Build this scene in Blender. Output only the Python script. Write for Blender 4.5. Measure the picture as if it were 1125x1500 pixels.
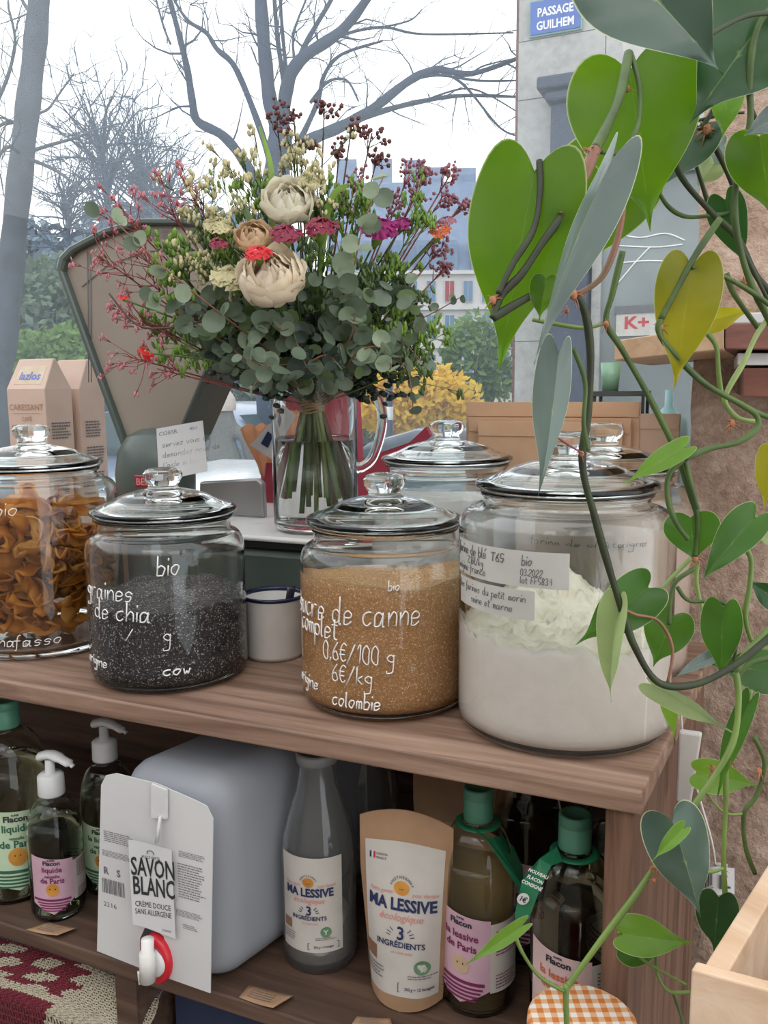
import bpy, math, random
from math import sin, cos, pi, tan, atan2, sqrt, radians
from mathutils import Vector, Matrix, noise as mnoise
V = Vector
for o in list(bpy.data.objects): bpy.data.objects.remove(o)
sc = bpy.context.scene
col = sc.collection
# ------------------------------------------------------------------ camera
F, PIT, ROL, H, TH, D0 = 1266.0, .1418, -.0086, .328, -.4159, .694
RI, UP, FW = V((1, 0, 0)), V((0, sin(PIT), cos(PIT))), V((0, cos(PIT), -sin(PIT)))
O = V((0, 0, H))
cam = bpy.data.cameras.new('camera'); cam.sensor_fit = 'VERTICAL'; cam.sensor_height = 36; cam.lens = F / 1500 * 36
cam.clip_start = .01; cam.clip_end = 500
co = bpy.data.objects.new('camera', cam); col.objects.link(co); sc.camera = co
r_ = RI * cos(ROL) + UP * sin(ROL); u_ = UP * cos(ROL) - RI * sin(ROL)
co.matrix_world = Matrix(((r_.x, u_.x, -FW.x, 0), (r_.y, u_.y, -FW.y, 0), (r_.z, u_.z, -FW.z, H), (0, 0, 0, 1)))
# ------------------------------------------------------------------ light
sc.view_settings.view_transform = 'Standard'; sc.view_settings.look = 'None'
sc.view_settings.gamma = 1; sc.view_settings.exposure = 0.0; sc.view_settings.use_curve_mapping = False
sc.cycles.use_denoising = True
sc.cycles.max_bounces = 16; sc.cycles.transmission_bounces = 14; sc.cycles.transparent_max_bounces = 16
sc.cycles.diffuse_bounces = 4; sc.cycles.glossy_bounces = 6
sc.cycles.sample_clamp_indirect = 8
w = bpy.data.worlds.new('sky'); sc.world = w; w.use_nodes = True
nt = w.node_tree; bg = nt.nodes['Background']
tc = nt.nodes.new('ShaderNodeTexCoord'); mp = nt.nodes.new('ShaderNodeMapping'); mp.inputs['Scale'].default_value = (1, 1, 3)
nz = nt.nodes.new('ShaderNodeTexNoise'); nz.inputs['Scale'].default_value = 1.6; nz.inputs['Detail'].default_value = 5
rp = nt.nodes.new('ShaderNodeValToRGB')
rp.color_ramp.elements[0].position = .3; rp.color_ramp.elements[0].color = (.82, .91, 1.0, 1)
rp.color_ramp.elements[1].position = .6; rp.color_ramp.elements[1].color = (1, 1, 1, 1)
nt.links.new(tc.outputs['Generated'], mp.inputs[0]); nt.links.new(mp.outputs[0], nz.inputs[0])
nt.links.new(nz.outputs[0], rp.inputs[0]); nt.links.new(rp.outputs[0], bg.inputs[0]); bg.inputs[1].default_value = 2.0
def area(name, loc, tgt, sx, sy, power, colr=(1, 1, 1)):
    l = bpy.data.lights.new(name, 'AREA'); l.shape = 'RECTANGLE'; l.size = sx; l.size_y = sy; l.energy = power; l.color = colr
    o = bpy.data.objects.new(name, l); col.objects.link(o); o.location = loc
    o.rotation_euler = (V(tgt) - V(loc)).to_track_quat('-Z', 'Y').to_euler(); return o
area('ceiling_light', (-.5, -1.0, 1.75), (-.2, 1.0, 0), 1.2, .5, 5, (1, .95, .88))
area('ceiling_light', (1.2, -1.4, 1.75), (0, 1.0, 0), 1.2, .5, 4, (1, .95, .88))
# ------------------------------------------------------------------ geometry of the view
dS = V((cos(TH), sin(TH), 0)); nS = V((sin(TH), -cos(TH), 0)); B0 = -nS * D0
def ray(x, y):
    u, v = x - 562.5, y - 750
    X = cos(ROL) * u + sin(ROL) * v; Y = -sin(ROL) * u + cos(ROL) * v
    return RI * (X / F) - UP * (Y / F) + FW
def at(x, y, Y): r = ray(x, y); return O + r * (Y / r.y)
def onz(x, y, z): r = ray(x, y); return O + r * ((z - H) / r.z)
def ont(x, y, t): r = ray(x, y); return O + r * ((B0 - nS * t - O).dot(nS) / r.dot(nS))
def L(s, t, z=0): p = B0 + dS * s - nS * t; return V((p.x, p.y, z))
RS = Matrix.Rotation(TH, 4, 'Z')
# ------------------------------------------------------------------ materials
M = {}
def new_mat(name):
    m = bpy.data.materials.new(name); m.use_nodes = True; M[name] = m; return m, m.node_tree, m.node_tree.nodes['Principled BSDF']
def ramp(nt, fac, stops):
    r = nt.nodes.new('ShaderNodeValToRGB'); e = r.color_ramp.elements
    while len(e) < len(stops): e.new(.5)
    for k, (p, c) in enumerate(stops): e[k].position = p; e[k].color = (*c, 1)
    nt.links.new(fac, r.inputs[0]); return r.outputs[0]
def noise(nt, scale, detail=4, vec=None, stretch=None, rough=.5):
    n = nt.nodes.new('ShaderNodeTexNoise'); n.inputs['Scale'].default_value = scale; n.inputs['Detail'].default_value = detail
    n.inputs['Roughness'].default_value = rough
    t = nt.nodes.new('ShaderNodeTexCoord'); src = t.outputs['Object']
    if stretch:
        m = nt.nodes.new('ShaderNodeMapping'); m.inputs['Scale'].default_value = stretch[:3]
        if len(stretch) > 3: m.inputs['Rotation'].default_value = (0, 0, stretch[3])
        nt.links.new(src, m.inputs[0]); src = m.outputs[0]
    nt.links.new(src, n.inputs[0]); return n.outputs[0]
def bump(nt, b, h, strength, dist=.002):
    n = nt.nodes.new('ShaderNodeBump'); n.inputs['Strength'].default_value = strength; n.inputs['Distance'].default_value = dist
    nt.links.new(h, n.inputs['Height']); nt.links.new(n.outputs[0], b.inputs['Normal'])
def mat(name, c, rough=.6, c2=None, scale=20, stretch=None, bmp=0, bdist=.002, metal=0, detail=4, lo=.35, hi=.65, trans=0, sheen=0, spec=None):
    m, nt, b = new_mat(name)
    b.inputs['Base Color'].default_value = (*c, 1); b.inputs['Roughness'].default_value = rough; b.inputs['Metallic'].default_value = metal
    if spec is not None: b.inputs['Specular IOR Level'].default_value = spec
    f = noise(nt, scale, detail, None, stretch)
    c2 = c2 or tuple(x * .85 for x in c)
    nt.links.new(ramp(nt, f, [(lo, c2), (hi, c)]), b.inputs['Base Color'])
    if bmp: bump(nt, b, f, bmp, bdist)
    if trans:
        tr = nt.nodes.new('ShaderNodeBsdfTranslucent'); tr.inputs[0].default_value = (*c, 1)
        mx = nt.nodes.new('ShaderNodeMixShader'); mx.inputs[0].default_value = trans
        out = nt.nodes['Material Output']
        nt.links.new(b.outputs[0], mx.inputs[1]); nt.links.new(tr.outputs[0], mx.inputs[2]); nt.links.new(mx.outputs[0], out.inputs[0])
    return m
def glass(name, c=(.96, .985, .975), ior=1.45, rough=0.0):
    m, nt, b = new_mat(name)
    b.inputs['Base Color'].default_value = (*c, 1); b.inputs['Roughness'].default_value = rough
    b.inputs['Transmission Weight'].default_value = 1; b.inputs['IOR'].default_value = ior; return m
def wood(name, ca, cb, cc, ang, sc_=1.0, rough=.55, bmp=.35):
    m, nt, b = new_mat(name)
    t = nt.nodes.new('ShaderNodeTexCoord'); mp = nt.nodes.new('ShaderNodeMapping')
    rot = nt.nodes.new('ShaderNodeVectorRotate'); rot.rotation_type = 'EULER_XYZ'; rot.inputs['Rotation'].default_value = ang
    mp.inputs['Scale'].default_value = (1.2 * sc_, 22 * sc_, 22 * sc_)
    nt.links.new(t.outputs['Object'], rot.inputs[0]); nt.links.new(rot.outputs[0], mp.inputs[0])
    n = nt.nodes.new('ShaderNodeTexNoise'); n.inputs['Scale'].default_value = 2.2; n.inputs['Detail'].default_value = 7; n.inputs['Roughness'].default_value = .62
    n.inputs['Distortion'].default_value = .6
    nt.links.new(mp.outputs[0], n.inputs[0])
    nt.links.new(ramp(nt, n.outputs[0], [(.3, ca), (.5, cb), (.72, cc)]), b.inputs['Base Color'])
    b.inputs['Roughness'].default_value = rough; bump(nt, b, n.outputs[0], bmp, .0015); return m
def speckle(name, base, light, dark, scale, rough=.7, bmp=.6, bd=.001, p=(.3, .55, .75)):
    m, nt, b = new_mat(name)
    t = nt.nodes.new('ShaderNodeTexCoord'); v = nt.nodes.new('ShaderNodeTexVoronoi'); v.inputs['Scale'].default_value = scale
    nt.links.new(t.outputs['Object'], v.inputs[0])
    sep = nt.nodes.new('ShaderNodeSeparateColor'); nt.links.new(v.outputs['Color'], sep.inputs[0])
    nt.links.new(ramp(nt, sep.outputs[0], [(p[0], dark), (p[1], base), (p[2], base), (.97, light)]), b.inputs['Base Color'])
    b.inputs['Roughness'].default_value = rough; bump(nt, b, v.outputs['Distance'], bmp, bd); return m
SH = -TH
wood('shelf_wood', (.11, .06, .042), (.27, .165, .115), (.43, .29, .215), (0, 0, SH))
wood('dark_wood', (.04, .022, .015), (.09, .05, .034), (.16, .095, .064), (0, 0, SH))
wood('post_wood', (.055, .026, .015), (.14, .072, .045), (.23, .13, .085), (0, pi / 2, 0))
wood('pine', (.55, .36, .22), (.66, .46, .31), (.75, .57, .41), (0, 0, .9), .8)
wood('shelf_pine', (.42, .26, .15), (.56, .36, .22), (.66, .46, .3), (0, 0, SH), .8)
wood('red_wood', (.09, .028, .018), (.17, .06, .04), (.24, .1, .07), (0, 0, SH), .8)
glass('jar_glass'); glass('lid_glass', (.93, .975, .96)); glass('bottle_plastic', (.93, .96, .91), 1.3); glass('water', (.93, .97, .98), 1.333)
glass('pump_plastic', (.85, .9, .88), 1.3)
mat('gasket', (.07, .075, .075), .5)
mat('flour', (.9, .83, .77), .95, (.86, .79, .72), 60, bmp=.5)
mat('flour_top', (.88, .82, .68), .95, (.8, .72, .56), 45, bmp=1, bdist=.004)
mat('chestnut_flour', (.78, .62, .53), .95, (.72, .56, .48), 40, bmp=.4)
mat('white_powder', (.8, .77, .74), .95, bmp=.2)
speckle('chia', (.05, .042, .042), (.6, .56, .54), (.016, .013, .015), 820, .45, .7, .001, (.3, .6, .86))
speckle('cane_sugar', (.6, .32, .13), (.9, .66, .4), (.46, .225, .08), 900, .5, .4, .0006, (.3, .6, .88))
speckle('stone_fine', (.4, .3, .24), (.52, .42, .34), (.3, .22, .18), 90)
mat('ink_white', (.9, .88, .85), .6); mat('ink_black', (.03, .03, .035), .5); mat('ink_grey', (.16, .15, .16), .6)
mat('ink_navy', (.02, .03, .1), .5); mat('ink_plum', (.2, .02, .09), .5); mat('ink_coral', (.6, .14, .07), .5); mat('ink_green', (.03, .12, .07), .5)
mat('ink_red', (.55, .03, .04), .5); mat('ink_pink', (.7, .25, .22), .5); mat('ink_blue', (.15, .2, .6), .5)
mat('label_paper', (.72, .7, .68), .6, bmp=.05); mat('label_clear', (.74, .72, .68), .4, trans=.35)
mat('paper_white', (.62, .61, .6), .6, (.56, .555, .55), 8); mat('label_pink', (.6, .38, .46), .55); mat('label_rose', (.72, .52, .5), .55)  # white paper darkened: the lower shelf's shade is put into its colour
mat('label_green', (.5, .62, .42), .55); mat('label_cream', (.58, .54, .49), .6)  # cream label darkened for the shade of the lower shelf
mat('kraft', (.4, .24, .135), .8, (.34, .2, .11), 30, bmp=.15); mat('kraft_dark', (.26, .13, .07), .8, bmp=.15)
mat('kraft_light', (.6, .42, .3), .8, (.54, .37, .26), 30, bmp=.1); mat('kraft_envelope', (.58, .36, .22), .75, (.52, .31, .185), 18, bmp=.1)
mat('bag_front', (.62, .46, .38), .7, (.56, .41, .33), 14, bmp=.1)
mat('enamel', (.78, .75, .7), .18); mat('enamel_rim', (.012, .016, .06), .2); mat('spoon', (.03, .03, .045), .25)
mat('scale_green', (.085, .11, .095), .3, (.065, .085, .075), 6); mat('scale_dark', (.02, .03, .027), .4)
mat('scale_steel', (.34, .34, .33), .32, (.26, .26, .26), 9, metal=.6); mat('chrome', (.6, .62, .62), .15, metal=1)
mat('dial', (.30, .255, .21), .25, (.25, .21, .17), 4); mat('plate_red', (.3, .02, .035), .3); mat('platform', (.68, .66, .63), .3, (.5, .46, .42), 30, lo=.25, hi=.4)
mat('white_plastic', (.7, .7, .69), .35); mat('cap_green', (.09, .27, .18), .4); mat('tag_green', (.015, .17, .075), .45)
mat('can_plastic', (.44, .465, .5), .45, (.4, .42, .46), 5, trans=.3); mat('red_plastic', (.6, .015, .03), .3); mat('tap_white', (.76, .74, .7), .35)  # can plastic carries the lower shelf's shade in its colour
glass('soap', (.74, .79, .62), 1.33); mat('dark_void', (.012, .014, .02), .9)
mat('stem_green', (.085, .14, .03), .55, (.045, .08, .02), 40); mat('stem_brown', (.26, .11, .07), .45, (.16, .09, .04), 40); mat('stem_pale', (.3, .38, .13), .4, (.2, .28, .08), 30)
mat('stem_lime', (.18, .27, .06), .4, (.13, .2, .045), 30); mat('stem_dark', (.035, .05, .015), .6, (.022, .024, .012), 40); mat('stem_red', (.3, .05, .06), .45, (.2, .06, .04), 30); mat('raffia', (.5, .3, .13), .7)
mat('node_brown', (.45, .19, .09), .7, (.28, .11, .06), 200)
mat('twig', (.1, .06, .05), .6); mat('white_cord', (.75, .72, .68), .5)
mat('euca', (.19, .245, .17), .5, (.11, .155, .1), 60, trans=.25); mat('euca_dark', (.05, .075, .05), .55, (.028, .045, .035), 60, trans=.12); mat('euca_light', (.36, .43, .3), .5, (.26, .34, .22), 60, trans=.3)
mat('petal_cream', (.82, .73, .58), .6, (.72, .6, .44), 40, trans=.3); mat('petal_beige', (.75, .56, .36), .6, trans=.3)
mat('petal_white', (.85, .8, .66), .6, trans=.35); mat('petal_red', (.75, .03, .04), .5, trans=.3); mat('petal_wine', (.26, .015, .05), .5, trans=.2)
mat('petal_magenta', (.42, .02, .2), .5, (.26, .01, .12), 80, trans=.3); mat('petal_pink', (.72, .3, .34), .6, trans=.35); mat('petal_mauve', (.42, .18, .22), .6, trans=.3)
mat('petal_rust', (.65, .15, .05), .6, trans=.3); mat('petal_brown', (.14, .04, .04), .6); mat('bud_cream', (.68, .62, .36), .6, trans=.3)
mat('fresh_green', (.26, .42, .07), .5, (.16, .28, .05), 60, trans=.35); mat('filler_green', (.14, .21, .08), .5, trans=.25)
mat('mango', (.85, .34, .03), .5, (.55, .18, .015), 25, bmp=.5, trans=.25); mat('mango_dark', (.45, .14, .02), .5, (.28, .08, .012), 25, bmp=.5, trans=.15); mat('mango_light', (.85, .42, .09), .5, (.62, .26, .04), 25, bmp=.5, trans=.3)
mat('cloth_cream', (.5, .44, .33), .9, (.4, .35, .26), 200, bmp=.3); mat('cloth_red', (.2, .02, .035), .9, (.13, .012, .025), 200, bmp=.3); mat('cloth_grey', (.2, .22, .2), .9, bmp=.3)
# window glass: clear pane with a film of street dust, scattering a little light
def dusty(name, src, fac, colr):
    m = M[src].copy(); M[name] = m; nt = m.node_tree; out = nt.nodes['Material Output']; b = nt.nodes['Principled BSDF']
    d = nt.nodes.new('ShaderNodeBsdfTranslucent'); d.inputs[0].default_value = (*colr, 1); e = nt.nodes.new('ShaderNodeBsdfDiffuse'); e.inputs[0].default_value = (*colr, 1)
    a_ = nt.nodes.new('ShaderNodeMixShader'); nt.links.new(d.outputs[0], a_.inputs[1]); nt.links.new(e.outputs[0], a_.inputs[2])
    x = nt.nodes.new('ShaderNodeMixShader'); x.inputs[0].default_value = fac; nt.links.new(b.outputs[0], x.inputs[1]); nt.links.new(a_.outputs[0], x.inputs[2]); nt.links.new(x.outputs[0], out.inputs[0])
dusty('dusty_glass', 'jar_glass', .09, (.8, .78, .76))
m, nt, b = new_mat('window_glass')
out = nt.nodes['Material Output']; nt.nodes.remove(b)
tr = nt.nodes.new('ShaderNodeBsdfTransparent'); tr.inputs[0].default_value = (.97, .985, .98, 1)
gl = nt.nodes.new('ShaderNodeBsdfGlossy'); gl.inputs['Roughness'].default_value = .0
lw = nt.nodes.new('ShaderNodeLayerWeight'); pw_ = nt.nodes.new('ShaderNodeMath'); pw_.operation = 'POWER'; pw_.inputs[1].default_value = 5; nt.links.new(lw.outputs['Facing'], pw_.inputs[0])
fr = nt.nodes.new('ShaderNodeMath'); fr.operation = 'MULTIPLY_ADD'; fr.inputs[1].default_value = .9; fr.inputs[2].default_value = .025; nt.links.new(pw_.outputs[0], fr.inputs[0])
sct = nt.nodes.new('ShaderNodeBsdfTranslucent'); sct.inputs[0].default_value = (.78, .9, 1, 1)
f1 = noise(nt, 2.2, 6, stretch=(1, 1, 1)); f2 = noise(nt, 260, 2)
mr = nt.nodes.new('ShaderNodeMapRange'); mr.inputs[1].default_value = .3; mr.inputs[2].default_value = .75; mr.inputs[3].default_value = .03; mr.inputs[4].default_value = .11
nt.links.new(f1, mr.inputs[0])
mr2 = nt.nodes.new('ShaderNodeMapRange'); mr2.inputs[1].default_value = .7; mr2.inputs[2].default_value = .8; mr2.inputs[3].default_value = 0; mr2.inputs[4].default_value = .3
nt.links.new(f2, mr2.inputs[0])
ad = nt.nodes.new('ShaderNodeMath'); ad.operation = 'ADD'; nt.links.new(mr.outputs[0], ad.inputs[0]); nt.links.new(mr2.outputs[0], ad.inputs[1])
m1 = nt.nodes.new('ShaderNodeMixShader'); m2 = nt.nodes.new('ShaderNodeMixShader')
nt.links.new(ad.outputs[0], m1.inputs[0]); nt.links.new(tr.outputs[0], m1.inputs[1]); nt.links.new(sct.outputs[0], m1.inputs[2])
nt.links.new(fr.outputs[0], m2.inputs[0]); nt.links.new(m1.outputs[0], m2.inputs[1]); nt.links.new(gl.outputs[0], m2.inputs[2]); nt.links.new(m2.outputs[0], out.inputs[0])
# rough limestone
def stone_mat(name, a, b_, c_, s1, s2, bs, bd):
    m, nt, b = new_mat(name)
    f = noise(nt, s1, 8, rough=.65); g = noise(nt, s2, 5, rough=.7)
    mx = nt.nodes.new('ShaderNodeMath'); mx.operation = 'MULTIPLY_ADD'; mx.inputs[1].default_value = .55
    m3 = nt.nodes.new('ShaderNodeMath'); m3.operation = 'MULTIPLY'; m3.inputs[1].default_value = .45
    nt.links.new(g, m3.inputs[0]); nt.links.new(f, mx.inputs[0]); nt.links.new(m3.outputs[0], mx.inputs[2])
    nt.links.new(ramp(nt, mx.outputs[0], [(.36, a), (.5, b_), (.64, c_)]), b.inputs['Base Color'])
    b.inputs['Roughness'].default_value = .95; bump(nt, b, mx.outputs[0], bs, bd)
stone_mat('rough_stone', (.26, .17, .125), (.44, .31, .235), (.6, .46, .37), 22, 85, 1.0, .012)
stone_mat('facade_stone', (.3, .285, .27), (.4, .385, .365), (.48, .47, .45), 1.5, 18, .4, .01)
def leafmat(name, top, glow, tfac, gloss=.35, vein=(.45, .6, .2), grey=0):
    m, nt, b = new_mat(name); out = nt.nodes['Material Output']
    at_ = nt.nodes.new('ShaderNodeAttribute'); at_.attribute_name = 'edge'
    av = nt.nodes.new('ShaderNodeAttribute'); av.attribute_name = 'vein'
    f = noise(nt, 35, 5)
    f = noise(nt, 14, 6)
    c1 = ramp(nt, f, [(.3, tuple(x * .6 for x in top)), (.7, top)])
    mv = nt.nodes.new('ShaderNodeMix'); mv.data_type = 'RGBA'; mv.inputs[7].default_value = (*vein, 1)
    vr = nt.nodes.new('ShaderNodeMapRange'); vr.inputs[1].default_value = .9; vr.inputs[2].default_value = 1.0; vr.inputs[4].default_value = .35
    nt.links.new(av.outputs['Fac'], vr.inputs[0]); nt.links.new(vr.outputs[0], mv.inputs[0]); nt.links.new(c1, mv.inputs[6])
    me = nt.nodes.new('ShaderNodeMix'); me.data_type = 'RGBA'; me.inputs[7].default_value = (.62, .68, .45, 1)
    er = nt.nodes.new('ShaderNodeMapRange'); er.inputs[1].default_value = .97; er.inputs[2].default_value = 1.0
    nt.links.new(at_.outputs['Fac'], er.inputs[0]); nt.links.new(er.outputs[0], me.inputs[0]); nt.links.new(mv.outputs[2], me.inputs[6])
    nt.links.new(me.outputs[2], b.inputs['Base Color']); b.inputs['Roughness'].default_value = gloss
    tl = nt.nodes.new('ShaderNodeBsdfTranslucent')
    c2 = ramp(nt, f, [(.32, (glow[0] * .55, glow[1] * .72, glow[2])), (.68, glow)])
    mg = nt.nodes.new('ShaderNodeMix'); mg.data_type = 'RGBA'; mg.inputs[7].default_value = (.7, .85, .35, 1)
    nt.links.new(er.outputs[0], mg.inputs[0]); nt.links.new(c2, mg.inputs[6]); nt.links.new(mg.outputs[2], tl.inputs[0])
    mx = nt.nodes.new('ShaderNodeMixShader'); mx.inputs[0].default_value = tfac
    nt.links.new(b.outputs[0], mx.inputs[1]); nt.links.new(tl.outputs[0], mx.inputs[2]); nt.links.new(mx.outputs[0], out.inputs[0])
    bump(nt, b, av.outputs['Fac'], .15, .001)
leafmat('leaf_backlit', (.05, .13, .012), (.23, .46, .01), .7)
leafmat('leaf_green', (.05, .14, .025), (.16, .4, .02), .5)
leafmat('leaf_dark', (.022, .075, .025), (.06, .2, .02), .35)
leafmat('leaf_grey_sheen', (.085, .135, .105), (.08, .18, .06), .15, .25)  # grey-green of light reflected by the glossy face, put into the colour
leafmat('leaf_silver_sheen', (.15, .20, .18), (.2, .28, .18), .2, .27)  # light reflected off the leaf's top side painted in as grey
leafmat('leaf_yellow', (.26, .27, .02), (.75, .62, .02), .62)
leafmat('leaf_pale', (.35, .45, .16), (.6, .7, .3), .4)
leafmat('leaf_bright', (.16, .34, .03), (.42, .75, .06), .5)
# ------------------------------------------------------------------ mesh helpers
class MB:
    def __init__(s): s.v = []; s.f = []; s.sm = []
    def add(s, vs, fs, smooth=True):
        k = len(s.v); s.v += [tuple(v) for v in vs]; s.f += [tuple(i + k for i in f) for f in fs]; s.sm += [smooth] * len(fs); return s
    def box(s, mn, mx, fr=None):
        x0, y0, z0 = mn; x1, y1, z1 = mx
        vs = [V(p) for p in ((x0, y0, z0), (x1, y0, z0), (x1, y1, z0), (x0, y1, z0), (x0, y0, z1), (x1, y0, z1), (x1, y1, z1), (x0, y1, z1))]
        if fr: vs = [fr @ v for v in vs]
        return s.add(vs, [(0, 3, 2, 1), (4, 5, 6, 7), (0, 1, 5, 4), (1, 2, 6, 5), (2, 3, 7, 6), (3, 0, 4, 7)], False)
    def prism(s, bot, top):
        n = len(bot); return s.add(list(bot) + list(top), [tuple(range(n))[::-1], tuple(range(n, 2 * n))] + [(i, (i + 1) % n, n + (i + 1) % n, n + i) for i in range(n)], False)
    def tube(s, pts, rad, k=8, cap=True, flat=1.0):
        pts = [V(p) for p in pts]; n = len(pts)
        if n < 2: return s
        rs = rad if isinstance(rad, (list, tuple)) else [rad] * n
        vs = []; fs = []; prev = None
        for i, p in enumerate(pts):
            t = (pts[min(i + 1, n - 1)] - pts[max(i - 1, 0)])
            t = t.normalized() if t.length > 1e-9 else V((0, 0, 1))
            if prev is None:
                a = t.cross(V((0, 0, 1)));
                if a.length < .1: a = t.cross(V((1, 0, 0)))
            else: a = prev - t * prev.dot(t)
            a.normalize(); prev = a; b = t.cross(a)
            for j in range(k):
                q = 2 * pi * j / k; vs.append(p + (a * cos(q) + b * sin(q) * flat) * rs[i])
        for i in range(n - 1):
            for j in range(k): fs.append((i * k + j, i * k + (j + 1) % k, (i + 1) * k + (j + 1) % k, (i + 1) * k + j))
        if cap: fs += [tuple(range(k))[::-1], tuple(range((n - 1) * k, n * k))]
        return s.add(vs, fs)
    def lathe(s, prof, c=(0, 0, 0), k=48, sx=1, sy=1, rot=0):
        vs = []; rows = []
        for r, z in prof:
            if r < 1e-6: rows.append([len(vs)]); vs.append((c[0], c[1], c[2] + z))
            else:
                rows.append(list(range(len(vs), len(vs) + k)))
                for j in range(k):
                    a = 2 * pi * j / k; x, y = r * cos(a) * sx, r * sin(a) * sy
                    vs.append((c[0] + x * cos(rot) - y * sin(rot), c[1] + x * sin(rot) + y * cos(rot), c[2] + z))
        fs = []
        for A, B in zip(rows, rows[1:]):
            for j in range(k):
                if len(A) == 1 and len(B) > 1: fs.append((A[0], B[(j + 1) % k], B[j]))
                elif len(B) == 1 and len(A) > 1: fs.append((A[j], A[(j + 1) % k], B[0]))
                elif len(A) > 1: fs.append((A[j], A[(j + 1) % k], B[(j + 1) % k], B[j]))
        return s.add(vs, fs)
    def grid(s, fn, nu, nv, smooth=True):
        vs = [fn(i / nu, j / nv) for i in range(nu + 1) for j in range(nv + 1)]
        return s.add(vs, [(i * (nv + 1) + j, (i + 1) * (nv + 1) + j, (i + 1) * (nv + 1) + j + 1, i * (nv + 1) + j + 1) for i in range(nu) for j in range(nv)], smooth)
    def blob(s, c, r, k=6, sc_=(1, 1, 1), axis=None):
        vs = [V((0, 0, 1))]; m = max(3, k // 2)
        for i in range(1, m):
            for j in range(k): a = pi * i / m; b = 2 * pi * j / k; vs.append(V((sin(a) * cos(b), sin(a) * sin(b), cos(a))))
        vs.append(V((0, 0, -1))); fs = [(0, 1 + j, 1 + (j + 1) % k) for j in range(k)]
        for i in range(m - 2):
            for j in range(k): a = 1 + i * k; fs.append((a + j, a + k + j, a + k + (j + 1) % k, a + (j + 1) % k))
        e = len(vs) - 1; a = 1 + (m - 2) * k; fs += [(e, a + (j + 1) % k, a + j) for j in range(k)]
        R = V(axis).to_track_quat('Z', 'X').to_matrix() if axis is not None else Matrix.Identity(3)
        return s.add([V(c) + R @ V((v.x * sc_[0], v.y * sc_[1], v.z * sc_[2])) * r for v in vs], fs)
    def mesh(s, name, m):
        me = bpy.data.meshes.new(name); me.from_pydata(s.v, [], s.f); me.materials.append(M[m] if isinstance(m, str) else m)
        me.polygons.foreach_set('use_smooth', s.sm); me.update(); return me
    def build(s, name, m, parent=None, label=None, **kw):
        o = bpy.data.objects.new(name, s.mesh(name, m)); col.objects.link(o)
        place(o, parent)
        if label: tag(o, label, **kw)
        return o
def place(o, parent, mw=None):
    o.parent = parent
    if parent is not None:
        pw = parent.get('_p'); base = V(pw) if pw is not None else V((0, 0, 0))
        o.matrix_local = Matrix.Translation(-base) @ (mw or Matrix.Identity(4))
    elif mw: o.matrix_local = mw
def inst(name, me, parent, mw):
    o = bpy.data.objects.new(name, me); col.objects.link(o); place(o, parent, mw); return o
def tag(o, label=None, cat=None, group=None, kind=None):
    if label: o['label'] = label
    if cat: o['category'] = cat
    if group: o['group'] = group
    if kind: o['kind'] = kind
    return o
def thing(name, label, cat, loc=(0, 0, 0), group=None):
    o = bpy.data.objects.new(name, None); o.empty_display_size = .02; col.objects.link(o); o.location = loc; o['_p'] = tuple(loc)
    return tag(o, label, cat, group)
def bev(o, wd, seg=2):
    b = o.modifiers.new('bevel', 'BEVEL'); b.width = wd; b.segments = seg; b.limit_method = 'ANGLE'; return o
def cat(pts, n=6):
    P = [V(p) for p in pts]; out = []
    for i in range(len(P) - 1):
        p0, p1, p2, p3 = P[max(i - 1, 0)], P[i], P[i + 1], P[min(i + 2, len(P) - 1)]
        for k in range(n):
            t = k / n; out.append(.5 * ((2 * p1) + (p2 - p0) * t + (2 * p0 - 5 * p1 + 4 * p2 - p3) * t * t + (3 * p1 - p0 - 3 * p2 + p3) * t ** 3))
    out.append(P[-1]); return out
def LF(s, t, z=0, rot=0):  # frame on the shelf: x along it, y to the back, z up
    return Matrix.Translation(L(s, t, z)) @ Matrix.Rotation(TH + rot, 4, 'Z')
# handwriting: single strokes on a small grid
G = {'a': '5738171514344557 585464', 'b': '1C14 1738575644341415', 'c': '583817153455', 'd': '573817153455 5C5464', 'e': '164657381715143455', 'f': '5C4C3A3221 1858',
     'g': '573817163555 5851301011', 'h': '1C14 1638485754', 'i': '1814 1A1B', 'j': '38312010 3A3B', 'k': '1C14 5816 2654', 'l': '1C1524', 'm': '1814 17283734 37485754', 'n': '1814 1638485754',
     'o': '381715344557482838', 'p': '1810 173857553415', 'r': '1814 163858', 's': '5738172646453414', 't': '2B253444 0949', 'u': '181524455758 5854', 'v': '183458', 'w': '1824364458', 'x': '1854 5814',
     'y': '183558 5810', 'z': '18581454', 'é': '164657381715143455 3A5C', 'â': '5738171514344557 585464 2A3B4A', "'": '2C2A', '-': '1646', '.': '1415', ',': '2513', '/': '035C',
     '0': '3C1A163454585A3C', '1': '1A3C34', '2': '1A3C5B591454', '3': '1B3C5A3856553415', '5': '5C1C1848573415', '6': '4C18153455473817', '8': '385A3C1A38 3856341638', '9': '583829 3C5A54', '€': '5B3C1A163455 0949 0747',
     'B': '1C14 1C4B3918 18573414', 'F': '1C14 1C5C 1848', 'T': '0C6C 3C34', 'C': '5B3C1A163455', 'O': '3C1A163454565A3C', 'E': '5C1C1454 1848', 'S': '5B3C1B18475534', 'R': '1C14 1C4C5A18 3854'}
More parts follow.
